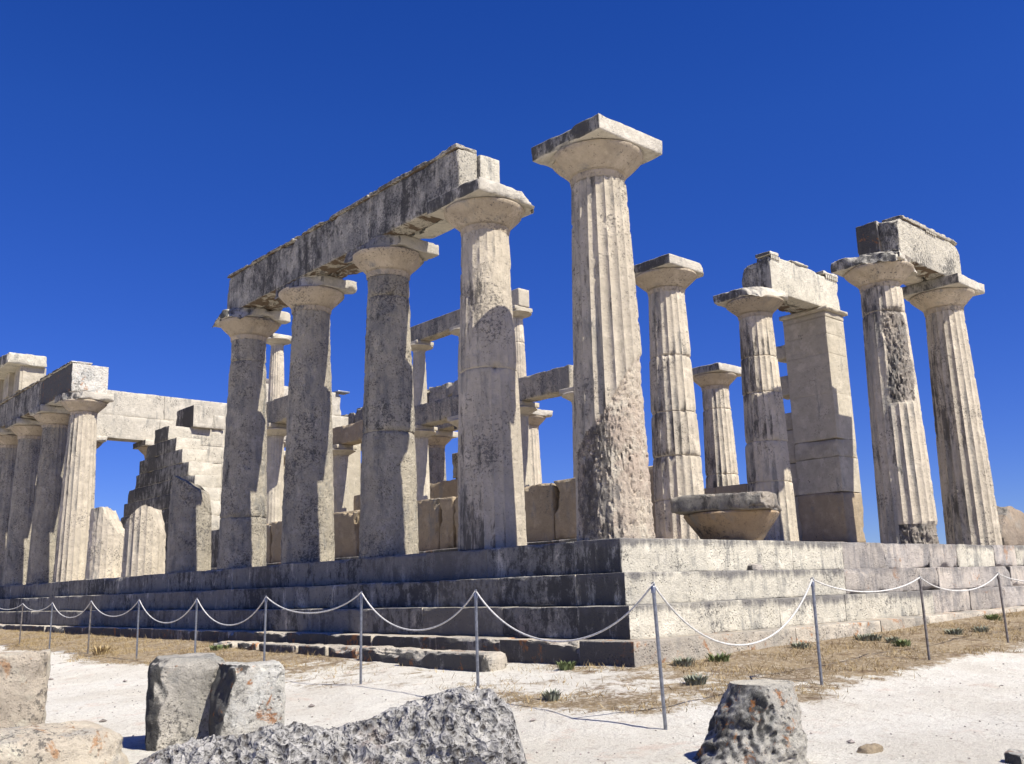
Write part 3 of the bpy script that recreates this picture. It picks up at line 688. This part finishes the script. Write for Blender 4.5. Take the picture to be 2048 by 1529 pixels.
# east front entablature (inner faces catch the sun)
ge = 'east front entablature blocks'
ex = [1.0, 2.958, 5.576, 8.194, 10.812]
el = ['left', 'above the sky gap', 'behind the stepped wall', 'behind the fourth north column']
for i in range(4):
    beam('architrave_block', 'sunlit east architrave block, ' + ['behind the sunlit fluted column', 'above the sky gap', 'behind the top of the stepped wall', 'behind the fifth north column'][i], (ex[i] + .001, 27.93, 5.272), (ex[i + 1] - .001, 28.6, 6.12), 290 + i, 'far', ge, res=0.1, chip=0.02, bevel=.003)
    beam('frieze_block', 'sunlit east frieze backing course, ' + ['right of the orange topped beam end', 'with a dark socket above the sky gap', 'behind the top of the stepped wall', 'behind the fifth north column'][i], (ex[i] + .151, 27.96, 6.121), (ex[i + 1] + .149, 28.58, 7.06 - 0.01 * i), 295 + i, 'far', ge, res=0.1, chip=0.04, bevel=.003)

# front porch remains
gpr = 'front porch remains'
for lb, x, sd in (('lit front porch column seen low between the fifth and fourth north columns', 8.75, 301), ('front porch column behind the stepped wall', 5.45, 302)):
    column(lb, x, 25.0, z0=0.2, H=5.3, rb=0.475, rt=0.345, seg=90, rings=30, seed=sd, ero=0.1, group='front porch columns', ab=0.575, abh=0.19, neck=0.37, cap='far', abm='far')
beam('architrave_block', 'front porch architrave, its lit face broken stepwise right of the fourth north column', (7.6, 24.6, 5.302), (11.8, 25.3, 6.32), 303, 'far', gpr, res=0.1, chip=0.08)
beam('frieze_block', 'upper front porch course with a lit broken end right of the fourth north column', (7.7, 24.65, 6.324), (11.5, 25.25, 7.25), 304, 'far', gpr, res=0.1, chip=0.12, planes=[((1, 0, .8), (11.45, 25, 7.1), .06)])
o = thing('metal_cover', 'thin grey metal sheet lying on the broken front porch course', 'metal sheet', None, (11.5, 24.7, 7.26))
v, f = block((-0.25, -0.2, 0), (0.3, 0.25, 0.07), 0.15, 1, rough=0.002, chip=0.004); link('sheet', v, f, M['lead'], o)
o = tag(link('lamp_box', *block((-.1, -.1, 0), (.1, .1, .2), 0.08, 2, rough=0.001, chip=0.003), M['rust']), 'small dark box on the front porch course right of the sunlit upper column', 'box'); o.location = (8.35, 24.8, 7.26)
# porch side pier (south anta of the front porch), partly lit behind the far stump
v, f = block((11.0, 24.0, 0.2), (12.0, 25.3, 5.29), 0.25, 306, rough=0.006, chip=0.04)
o = tag(link('front_porch_pier', v, f, M['smooth']), 'tan stone pier above the pale far stump, half in shadow', 'pier')

# ---------------------------------------------------------------- cella walls
def courses(spec, x0, x1, seed, res=0.12, chip=0.04, lens=(0.8, 1.9), rough=0.006):
    """spec: list of (z0, z1, y0, y1); stones of a course are cut to random lengths"""
    rn = random.Random(seed); ps = []; q = 0
    for z0, z1, a, b in spec:
        y = a
        while y < b - 1e-3:
            L = rn.uniform(*lens)
            if b - y - L < 0.45: L = b - y
            dx = rn.uniform(-.006, .006)
            ps.append(block((x0 + dx, y + .001, z0 + .0005), (x1 + dx, y + L - .001, z1 - .0005), res, seed + q, rough=rough, chip=chip, bevel=0.003)); y += L; q += 1
    return join(ps)[:2]

ow = thing('cella_side_wall', 'tall north cella wall of neat courses, broken into stairs at both ends', 'wall', None, (2.9, 20.5, 0.2))
off = np.array([2.9, 20.5, 0.2])
ztop = [(0.2, 1.22, 15.5, 24.6), (1.22, 1.64, 17.3, 24.2), (1.64, 2.06, 17.5, 24.0), (2.06, 2.47, 18.0, 23.75), (2.47, 2.88, 18.45, 23.45), (2.88, 3.30, 18.9, 22.9),
        (3.30, 3.72, 19.35, 22.6), (3.72, 4.12, 19.85, 22.1), (4.12, 4.56, 20.45, 21.5)]
v, f = courses(ztop, 2.9, 3.65, 400, res=0.12, chip=0.06)
link('wall', v - off, f, M['ashlar'], ow)
# cross wall, sunlit, behind it
v, f = courses([(0.2, 1.3, 3.66, 6.2), (1.3, 2.1, 3.66, 6.1), (2.1, 2.9, 3.66, 6.0), (2.9, 3.7, 3.66, 5.8), (3.7, 4.25, 3.66, 5.5), (4.25, 4.8, 3.66, 5.3)], 0, 0.7, 430, res=0.14, chip=0.02)
v = np.stack([v[:, 1], 21.8 + v[:, 0], v[:, 2]], 1)
tag(link('cella_cross_wall', v, [tuple(q[::-1]) for q in f], M['far']), 'sunlit cross wall with stepped top between the stepped side wall and fifth north column', 'wall')
for lo, hi, sd, lb in (((4.16, 21.62, 4.805), (4.84, 23.0, 5.52), 440, 'taller squared block on the sunlit cross wall beside the stepped wall'), ((4.86, 21.7, 4.805), (5.28, 22.6, 5.28), 441, 'lower squared block on the sunlit cross wall nearest the fifth north column')):
    v, f = block(lo, hi, 0.1, sd, chip=0.05); tag(link('loose_wall_block', v, f, M['far']), lb, 'stone block')

og = thing('low_cella_wall', 'low brown row of upright slabs behind the near north columns', 'wall', None, (3.2, 3.4, 0.0))
off = np.array([3.2, 3.4, 0.0]); yy = [3.3, 4.05, 5.42, 6.75, 7.2, 8.6, 10.0, 11.3, 12.6, 13.9, 15.2]
v, f = block((2.62, 3.2, 0.004), (3.7, 15.4, 0.2), 0.2, 449, chip=0.03); link('plinth', v - off, f, M['brown'], og)
for i in range(len(yy) - 1):
    v, f = block((2.9, yy[i] + .012, 0.2), (3.32, yy[i + 1] - .012, 1.22 - (0.02 if i % 2 else 0)), 0.05, 450 + i, rough=0.012, chip=0.14, bevel=0.015); link('orthostate', v - off, f, M['brown'], og)

os_ = thing('south_cella_wall', 'low dark remains of the south cella wall seen across the temple', 'wall', None, (10.75, 5, 0.2))
off = np.array([10.75, 5.0, 0.2])
v, f = courses([(0.2, 1.68, 5.35, 22.0), (1.68, 2.44, 7.6, 8.6), (1.68, 2.9, 15.6, 22.0)], 10.4, 11.1, 470, res=0.2, chip=0.08); link('wall', v - off, f, M['brown'], os_)
v, f = block((10.4, 15.75, 2.904), (10.75, 16.25, 3.72), 0.08, 480, chip=0.1); tag(link('standing_slab', v, f, M['grey']), 'dark upright slab standing on the south wall left of the second north column', 'stone slab')

oa = thing('wall_pier', 'square smooth stone pier with a moulded capital right of the half shaded drum column', 'pier', None, (10.8, 3.5, 0.2))
off = np.array([10.8, 3.5, 0.2])
zs = [1.28, 2.02, 2.42, 3.42, 4.30, 4.74, 5.12]
v, f = block((10.34, 2.92, 0.2), (11.14, 4.02, 1.28), 0.06, 490, rough=0.007, chip=0.06); o = link('base_block', v - off, f, M['brown'], oa); o['label'] = 'darker stained base block'
ps = []
for i in range(len(zs) - 1):
    sh = 0.003 * (i % 3)
    ps.append(block((10.36 + sh, 2.93, zs[i] + .0008), (11.15, 3.98, zs[i + 1] - .0008), 0.08, 491 + i, rough=0.003, chip=0.006 if i != 1 else 0.07, bevel=0.0015))
v, f, _ = join(ps); link('pier_shaft', v - off, f, M['smooth'], oa)
ps = [block((10.38, 2.92, 5.122), (11.16, 4.0, 5.25), 0.1, 500, rough=0.003, chip=0.02), block((10.31, 2.84, 5.252), (11.26, 4.06, 5.36), 0.08, 501, rough=0.003, chip=0.03, bevel=0.02)]
v, f, _ = join(ps); link('pier_capital', v - off, f, M['smooth'], oa)
for q, (z0, z1, a, b) in enumerate([(0.2, 3.15, 4.0, 4.55), (3.55, 4.0, 3.985, 4.42), (4.4, 4.72, 3.985, 4.36)]):
    v, f = courses([(0.2, 1.28, 4.03, 5.4), (1.28, 2.0, 4.0, 4.75), (2.0, 2.75, 4.0, 4.6), (2.75, 3.15, 4.0, 4.4)] if q == 0 else [(z0, z1, a, b)], 10.45, 11.0, 510 + q * 9, res=0.1, chip=0.05)
    link('wall_stub' if q == 0 else 'bonding_stone', v - off, f, M['smooth'], oa)

# ---------------------------------------------------------------- loose stones on the platform
o = thing('fallen_capital', 'fallen doric capital standing on the platform edge right of the corner column', 'capital', None, (3.05, 0.62, 0.0), 0.35)
prof = [(0.0, 0.40), (0.05, 0.43), (0.14, 0.49), (0.25, 0.575), (0.34, 0.64), (0.385, 0.665), (0.41, 0.655), (0.42, 0.6)]
seg = 72; th = np.linspace(0, 2 * math.pi, seg, endpoint=False)
Z = np.array([a for a, _ in prof])[:, None] + 0 * th; R_ = np.array([b for _, b in prof])[:, None] + 0 * th; T = th[None] + 0 * Z
P = np.stack([np.cos(T) * R_, np.sin(T) * R_, Z], -1); R_ = R_ + 0.012 * fbm(P, 4, 4, 5); P = np.stack([np.cos(T) * R_, np.sin(T) * R_, Z], -1)
ids = np.arange(P[..., 0].size).reshape(len(prof), seg); nx_ = np.roll(ids, -1, 1)
f = [tuple(a) for a in np.stack([ids[:-1], nx_[:-1], nx_[1:], ids[1:]], -1).reshape(-1, 4).tolist()] + [tuple(ids[-1].tolist())]
link('echinus', P.reshape(-1, 3), f, M['umber'], o)
v, f = block((-0.66, -0.66, 0.415), (0.66, 0.66, 0.65), 0.035, 520, rough=0.016, chip=0.15, bevel=0.015, planes=[((1, -0.5, 0.25), (0.54, -0.27, 0.55), 0.12), ((0.4, -1, 0.5), (0.3, -0.58, 0.55), .08)])
link('abacus', v, f, M['gouge'], o)

def rock(name, label, c, size, seed, mat, cat='rock', res=(40, 26), rough=0.25, planes=(), group=None, sq=0.55, fq=1.3, flat=True, fine=0.02):
    n, m = res
    a = np.linspace(0, 2 * math.pi, n, endpoint=False); b = np.linspace(-math.pi / 2, math.pi / 2, m + 1)
    A, B = np.meshgrid(a, b)
    pw = lambda t: np.sign(t) * np.abs(t) ** sq
    P = np.stack([pw(np.cos(B)) * pw(np.cos(A)), pw(np.cos(B)) * pw(np.sin(A)), pw(np.sin(B))], -1)
    k = 1 + rough * fbm(P + seed, fq, 5, seed)
    P = P * k[..., None] * np.array(size) / 2
    P = P + fine * np.stack([fbm(P, 9, 4, seed + 3), fbm(P, 9, 4, seed + 4), fbm(P, 9, 4, seed + 5)], -1)
    v = P.reshape(-1, 3)
    for pl in planes:
        nn = np.array(pl[0], float); nn /= np.linalg.norm(nn); ov = np.maximum((v - np.array(pl[1])) @ nn - 0.03 * fbm(v, 4, 4, seed + 9), 0); v = v - ov[:, None] * nn
    ids = np.arange((m + 1) * n).reshape(m + 1, n); nx = np.roll(ids, -1, 1)
    f = np.stack([ids[:-1], nx[:-1], nx[1:], ids[1:]], -1).reshape(-1, 4)
    o = link(name, v, f, M[mat], smooth=32); o.location = c
    return tag(o, label, cat, group)
rock('broken_boulder', 'brown broken boulder on the platform at the right edge of the photo', (13.0, 0.95, 0.30), (1.5, 1.1, 1.25), 531, 'boulder', sq=0.8, planes=[((-.8, -.2, .8), (-.28, 0, .38)), ((-.2, -1, .3), (0, -.4, .2)), ((0, 0, -1), (0, 0, -.3))], rough=0.3)
rock('stone_chip', 'pinkish stone chip wedged in a hollow of the top step', (2.56, -0.03, -0.37), (0.24, 0.13, 0.11), 532, 'stain', cat='stone', res=(20, 12))

# kerb of half-buried stones along the north foot of the steps
gk = 'half buried kerb stones at the north foot of the steps'
kk = [(0.45, 2.05, -1.50, 0.165, 'longest kerb stone, squarish right end by the foundation'), (2.1, 3.1, -1.42, 0.15, 'kerb stone second from the right along the north steps'), (3.2, 3.9, -1.36, 0.13, 'kerb stone under the middle rope sag north of the steps'),
      (4.0, 4.75, -1.34, 0.13, 'kerb stone just right of the middle rope posts'), (4.85, 5.9, -1.33, 0.12, 'kerb stone between two rope posts north of the steps'), (6.0, 6.6, -1.33, 0.10, 'small kerb stone near green weeds'), (6.8, 7.5, -1.32, 0.09, 'farthest kerb stone beside the green tuft')]
for i, (a, b, x, h, lb) in enumerate(kk):
    z = gz(x + .1, (a + b) / 2)
    v, f = block((-0.17, -(b - a) / 2, -0.15), (0.17, (b - a) / 2, h), 0.035, 540 + i, rough=0.015, chip=0.07, bevel=0.012)
    o = link('kerb_stone', v, f, M['found']); o.location = (x + (0.05 if i else -.02), (a + b) / 2, z); tag(o, lb, 'stone', gk)

# ---------------------------------------------------------------- foreground stones
def fblock(name, label, c, size, rz, seed, mat, res=0.022, planes=(), chip=0.09, rough=0.02, cat='stone block', bevel=0.02, top=None):
    h = np.array(size) / 2
    lo = (-h[0], -h[1], 0); hi = (h[0], h[1], size[2])
    v, f = block(lo, hi, res, seed, rough=rough, chip=chip, bevel=bevel, planes=planes)
    mi = None
    if top:                                  # the flat upper bed takes a second material
        q = v[f]; nn = np.cross(q[:, 2] - q[:, 0], q[:, 3] - q[:, 1]); nn /= np.linalg.norm(nn, axis=1)[:, None] + 1e-12
        mi = ((nn[:, 2] > 0.8) & (q[:, :, 2].mean(1) > size[2] * 0.85)).astype(int)
    o = link(name, v, f, [M[mat], M[top]] if top else M[mat], smooth=45, mi=mi); o.location = c; o.rotation_euler = (0, 0, rz)
    return tag(o, label, cat)
fblock('standing_block', 'dark rounded standing block, taller of the pair left of the pitted rock', (-5.18, -0.22, -1.66), (0.52, 0.50, 0.70), -0.35, 601, 'darkrock', planes=[((-.6, -.4, .8), (-.2, -.1, .67), .03)], bevel=0.04, chip=0.06, rough=0.03)
fblock('standing_block', 'pale block with orange lichen standing before the dark rounded block', (-4.93, -0.72, -1.66), (0.48, 0.46, 0.655), -0.30, 602, 'lichen', planes=[((-1, -.3, .3), (-.22, 0, .4), .05)], chip=0.12, rough=0.03)
fblock('cut_block', 'bleached orange block cut by the left edge of the photo', (-6.12, 1.60, -1.70), (0.95, 0.75, 0.76), -0.30, 603, 'bleach', planes=[], chip=0.08, rough=0.03, bevel=0.008)
rock('low_boulder', 'low bleached boulder in the bottom left corner', (-6.42, -0.62, -1.60), (1.25, 0.75, 0.55), 604, 'bleach', res=(90, 50), rough=0.2, fine=0.03)
def stump():
    v, f = shaft_mesh(0, 0.615, 0.45, 0.19, 0.615, 150, 60, 605, flute=0.0, rough=0.02)
    t = np.clip(v[:, 2] / 0.615, 0, 1)
    n1 = fbm(v, 3.0, 4, 88); n2 = fbm(v, 11, 4, 89); n3 = fbm(v, 28, 3, 90); rr = np.hypot(v[:, 0], v[:, 1]) + 1e-6
    k = np.where(rr > 0.02, (0.055 * n1 * (1 - 0.5 * t) + 0.030 * n2 + 0.022 * n3 - 0.05 * np.sin(math.pi * t ** 0.8)) / 0.3, 0) * np.clip(1.03 - t ** 12, 0.25, 1)
    v[:, :2] *= (1 + k)[:, None]
    v[:, :2] += (RT * 0.17)[None] * (t ** 0.7)[:, None]
    v[:, 2] += np.where(t > 0.97, 0.006 * n2, 0)
    mi = np.zeros(len(f), int); mi[-(4 * 150 + 1):] = 1
    o = link('broken_drum', v, f, [M['mottled'], M['pale']], smooth=50, mi=mi); o.location = (-3.34, -3.83, -1.745)
    return tag(o, 'dark lichened stump with a flat pale top, right foreground', 'column stump')
stump()

# the long honeycombed rock: a lumpy ridge with hundreds of real pits
def pitted_rock():
    n, m = 300, 130
    L = 2.35
    u = np.linspace(-1, 1, n); a = np.linspace(-0.12 * math.pi, 1.12 * math.pi, m)
    U, A = np.meshgrid(u, a, indexing='ij')
    s = (U + 1) / 2
    top = np.interp(s, [0, .08, .2, .37, .46, .52, .62, .74, .84, .90, .95, 1.0], [.12, .24, .33, .42, .37, .35, .41, .51, .57, .55, .43, .05])
    wid = np.interp(s, [0, .1, .4, .7, .9, .97, 1.0], [.15, .33, .40, .42, .40, .28, .04])
    P = np.stack([U * L / 2, -np.cos(A) * wid, np.sin(A) * top], -1)
    nrm = np.stack([0 * A, -np.cos(A) * top, np.sin(A) * wid], -1); nrm /= np.linalg.norm(nrm, axis=-1)[..., None] + 1e-9
    led = fbm(P * np.array([.6, .6, 2.2]), 2.6, 3, 75); led = np.round(led * 4) / 4
    P = P + nrm * (0.06 * fbm(P, 2.2, 4, 71) + 0.03 * led + 0.02 * fbm(P, 8, 3, 72))[..., None]
    rn = np.random.RandomState(5)
    pts = P.reshape(-1, 3); dep = np.zeros(len(pts))
    C = pts[rn.randint(0, len(pts), 2200)]; Rr = rn.uniform(0.014, 0.040, 2200) * (rn.rand(2200) ** 0.6 + 0.35)
    C = np.concatenate([C, pts[rn.randint(0, len(pts), 45)]]); Rr = np.concatenate([Rr, rn.uniform(.05, .09, 45)])
    for c, r in zip(C, Rr):
        d = np.sqrt(((pts - c) ** 2).sum(1)); w = d < 1.5 * r
        q = d[w] / r
        dep[w] = np.minimum(dep[w], np.where(q < 1, -(1 - q ** 2) * r * 1.0, 0)) if True else dep[w]
        dep[w] += np.where(q >= 1, 0.10 * r * (1.5 - q), 0) * (dep[w] > -0.002)
    v = pts + nrm.reshape(-1, 3) * dep[:, None]
    ids = np.arange(n * m).reshape(n, m)
    f = np.stack([ids[:-1, :-1], ids[1:, :-1], ids[1:, 1:], ids[:-1, 1:]], -1).reshape(-1, 4)
    o = link('pitted_rock', v, f, M['pitted'], smooth=180)
    return tag(o, 'long grey honeycombed rock lying along the bottom of the photo', 'rock')
o = pitted_rock(); o.location = (-5.22, -2.33, -1.66); o.rotation_euler = (0, 0, -0.60)

gl = 'loose stones on the white gravel'
rock('loose_stone', 'small brown stone on the gravel right of the dark stump', (-2.62, -4.27, -1.565), (0.16, 0.11, 0.07), 611, 'brown', cat='stone', res=(24, 14), group=gl)
rock('loose_stone', 'dark stone just entering the bottom right corner', (-2.33, -5.02, -1.57), (0.16, 0.12, 0.10), 612, 'lichen', cat='stone', res=(24, 14), group=gl)

# ---------------------------------------------------------------- rope barrier
PN = [(-2.79, -2.83), (-2.74, -0.70), (-2.74, 1.17), (-2.72, 3.28), (-2.68, 5.30), (-2.66, 7.40), (-2.64, 9.60), (-2.62, 11.72), (-2.60, 13.7), (-2.6, 15.8)]
PW = [(-0.42, -2.66), (1.80, -2.60), (3.98, -2.55), (6.2, -2.5)]
pl_n = ['leaning steel rope post at the corner of the barrier', 'rope post second along the north run, behind the pitted rock', 'rope post with its foot on the edge of the white gravel', 'rope post right behind the pale lichened block', 'rope post rising behind the dark standing block',
        'rope post on dry grass left of the standing blocks', 'rope post beside a straw coloured tuft', 'rope post third from the left edge of the photo', 'rope post nearest the left edge of the photo', None]
pl_w = ['rope post just right of the barrier corner on the west side', 'rope post among the grey green tufts on the west side', 'rope post nearest the right edge of the photo', None]
ALLP = []
def post(x, y, label, i, mat):
    z = gz(x, y) - 0.06; zt = -0.56 + random.Random(i).uniform(-.01, .01)
    t = thing('rope_post', label, 'post', 'steel posts of the rope barrier', (x, y, z))
    lx, ly = (0.035, -0.01) if i == 0 else (random.Random(i + 5).uniform(-.012, .012), random.Random(i + 9).uniform(-.012, .012))
    h = zt - z
    v, f = tube([(0, 0, 0), (-lx * .5, -ly * .5, h * .5), (-lx, -ly, h)], 0.0135, 14); link('pole', v, f, M[mat], t)
    v, f = tube([(-lx, -ly, h - 0.045), (-lx, -ly, h - 0.005), (-lx, -ly, h + 0.006)], [0.0175, 0.0175, 0.012], 14); link('cap', v, f, M[mat], t)
    q = np.linspace(0, 2 * math.pi, 15)
    v, f = tube(np.stack([-lx + 0 * q, -ly + 0.014 * np.cos(q), h + 0.018 + 0.014 * np.sin(q)], 1), 0.004, 6, cap=False); link('eyelet', v, f, M['steel'], t)
    return np.array([x - lx, y - ly, zt + 0.02])
topn = [post(x, y, pl_n[i] or 'rope post outside the left edge', i, 'steel' if i < 6 or i == 7 else 'rust') for i, (x, y) in enumerate(PN) if pl_n[i]]
topw = [post(x, y, pl_w[i] or 'x', 20 + i, 'rust' if i else 'steel') for i, (x, y) in enumerate(PW) if pl_w[i]]
def rope(A, B, sag, label, skew=0.0):
    n = 33; s = np.linspace(0, 1, n)
    P = A[None] * (1 - s)[:, None] + B[None] * s[:, None]
    sh = np.clip(s + skew * s * (1 - s), 0, 1)
    c = (np.cosh((sh - .5) * 3.2) - np.cosh(1.6)) / (np.cosh(1.6) - 1)
    P[:, 2] += sag * c
    v, f = tube(P - A, 0.0075, 8); o = link('barrier_rope', v, f, M['rope'], smooth=180); o.location = A
    tag(o, label, 'rope', 'white rope spans of the barrier')
sn = [(0.42, 'deep white rope sag from the corner post along the north steps'), (0.36, 'white rope sag ending above the white gravel edge post'), (0.20, 'shallow white rope span with a small knot north of the steps'), (0.34, 'white rope sag between posts behind the standing blocks'),
      (0.33, 'white rope sag above dry grass left of the standing blocks'), (0.25, 'white rope sag north of the steps, left of the dry grass post'), (0.27, 'white rope sag before the lime streaked step, third span from the left edge'), (0.14, 'short shallow white rope span second from the left edge')]
for i, (sg, lb) in enumerate(sn): rope(topn[i], topn[i + 1], sg, lb)
rope(topn[8], np.array([-2.6, 15.8, -0.55]), 0.11, 'white rope span leaving the left edge of the photo')
rope(topn[0], topw[0], 0.50, 'deepest white rope sag, right of the corner post')
rope(topw[0], topw[1], 0.13, 'shallow white rope span before the stained west steps')
rope(topw[1], topw[2], 0.17, 'white rope span before the west steps near the right edge')
rope(topw[2], np.array([6.2, -2.5, -0.55]), 0.10, 'white rope span leaving the right edge of the photo')

# ---------------------------------------------------------------- plants, dry grass, pebbles
def tuft(label, x, y, r, n, seed, mat, h):
    rn = random.Random(seed); V = []; F = []
    for i in range(n):
        a = rn.uniform(0, 2 * math.pi); d = r * math.sqrt(rn.random()) * 0.7; bx, by = d * math.cos(a), d * math.sin(a)
        a2 = a + rn.uniform(-.6, .6); le = rn.uniform(.5, 1) * h; out = rn.uniform(.15, .7) * le + d * .3; w = rn.uniform(.006, .013)
        px, py = -math.sin(a2) * w, math.cos(a2) * w; k = len(V)
        mx, my = bx + math.cos(a2) * out * .45, by + math.sin(a2) * out * .45
        V += [(bx - px * .5, by - py * .5, -.02), (bx + px * .5, by + py * .5, -.02), (mx + px, my + py, le * .6), (mx - px, my - py, le * .6), (bx + math.cos(a2) * out, by + math.sin(a2) * out, le * .9)]
        F += [(k, k + 1, k + 2, k + 3), (k + 3, k + 2, k + 4)]
    o = link('low_shrub', np.array(V), F, M[mat], smooth=0); o.location = (x, y, gz(x, y) + .01)
    tag(o, label, 'plant', 'small green tufts in the dry grass')
TF = [(-0.53, -1.22, .15, 'sage', 'dark grey green tuft at the foot of the platform corner'), (0.05, -1.22, .16, 'green', 'bright green tuft right of the corner against the foundation'), (-1.31, -1.96, .13, 'sage', 'grey green tuft alone on bare soil right of the corner post'),
      (1.56, -1.25, .14, 'sage', 'grey green tuft under the deepest rope sag'), (2.87, -1.32, .15, 'sage', 'grey green tuft against the foundation right of the second west post'), (2.81, -1.69, .12, 'sage', 'paler tuft in front of the tuft by the foundation'),
      (2.58, -1.93, .12, 'green', 'small round green tuft nearest the gravel on the west side'), (2.95, -1.40, .10, 'sage', 'thin tuft beside the foundation tuft'), (4.27, -1.79, .15, 'sage', 'flat grey green tuft right of the tuft dotted post'), (6.70, -1.30, .17, 'green', 'dark green tuft by the far right foundation'),
      (4.88, -1.86, .14, 'sage', 'flat tuft near the right edge post'), (-1.25, -0.30, .12, 'green', 'green tuft at the foot of the blackened corner stone'), (-2.58, -1.46, .10, 'sage', 'faint tuft on the gravel above the pitted rock'),
      (-1.6, 6.9, .22, 'green', 'green weeds beside the farthest kerb stones'), (-2.56, 9.2, .22, 'straw', 'straw coloured clump between two left posts')]
for i, (x, y, r, m, lb) in enumerate(TF): tuft(lb, x, y, r * .9, 80, 700 + i, m, .105 if m != 'straw' else .2)

rn = np.random.RandomState(8)
def scatter(n, xr, yr, dens):
    x = rn.uniform(*xr, n); y = rn.uniform(*yr, n); k = rn.rand(n) < dens(x, y); return x[k], y[k]
def blades(x, y, hmin, hmax, wmin, wmax):
    n = len(x); a = rn.uniform(0, 2 * math.pi, n); h = rn.uniform(hmin, hmax, n) * (1 + 1.3 * (rn.rand(n) > .93)); w = rn.uniform(wmin, wmax, n)
    P = np.stack([x, y, 0 * x], -1); z = gbase(x, y) + 0.022 * fbm(P, 1.1, 4, 3) + 0.012 * fbm(P, 4.5, 3, 9) + 0.012
    b = rn.uniform(0, 2 * math.pi, n); lean = h * rn.uniform(.3, 1.5, n)
    V = np.stack([np.stack([x - np.cos(a) * w, y - np.sin(a) * w, z], 1), np.stack([x + np.cos(a) * w, y + np.sin(a) * w, z], 1), np.stack([x + np.cos(b) * lean, y + np.sin(b) * lean, z + h], 1)], 1).reshape(-1, 3)
    return V, np.arange(3 * n).reshape(-1, 3)
clump = lambda x, y: np.clip(0.5 + 1.6 * fbm(np.stack([x, y, 0 * x], -1), 2.6, 4, 15), 0.05, 1)
outside = lambda x, y: (x < -1.03) | (y < -1.03)
dens = lambda x, y: np.clip(turf(x, y) - .22, 0, 1) * clump(x, y) * outside(x, y)
x1, y1 = scatter(70000, (-3.3, 12.5), (-3.4, -1.0), dens)
x2, y2 = scatter(90000, (-3.4, -1.0), (-1.0, 20.0), dens)
v, f = blades(np.concatenate([x1, x2]), np.concatenate([y1, y2]), .012, .055, .0018, .005)
o = link('dry_grass', v, f, M['straw'], smooth=0); tag(o, 'short straw coloured dry grass round the foot of the temple', 'grass', kind='stuff')

px_, py_ = scatter(5200, (-7.5, 8), (-6.5, 9), lambda x, y: np.where(((x < -1.1) | (y < -1.1)), np.where((np.hypot(x + 8.3, y + 7.4) > 1.5), .55, 0), 0))
ico = np.array([(1, 0, 0), (-1, 0, 0), (0, 1, 0), (0, -1, 0), (0, 0, 1), (0, 0, -1)], float)
fi = np.array([(0, 2, 4), (2, 1, 4), (1, 3, 4), (3, 0, 4), (2, 0, 5), (1, 2, 5), (3, 1, 5), (0, 3, 5)])
n = len(px_); sc = rn.uniform(.004, .011, n) * (1 + 2.6 * (rn.rand(n) > .965))
Pz = np.stack([px_, py_, 0 * px_], -1); zz = gbase(px_, py_) + 0.022 * fbm(Pz, 1.1, 4, 3) + 0.012 * fbm(Pz, 4.5, 3, 9)
V = ico[None] * sc[:, None, None] * rn.uniform(.6, 1.4, (n, 6, 1)); V[..., 2] *= .6
V = V + np.stack([px_, py_, zz + sc * .3], -1)[:, None, :]
F = (fi[None] + (np.arange(n) * 6)[:, None, None]).reshape(-1, 3)
o = link('pebbles', V.reshape(-1, 3), F, M['pebble'], smooth=0); tag(o, 'loose grey pebbles scattered over the white gravel', 'gravel', kind='stuff')
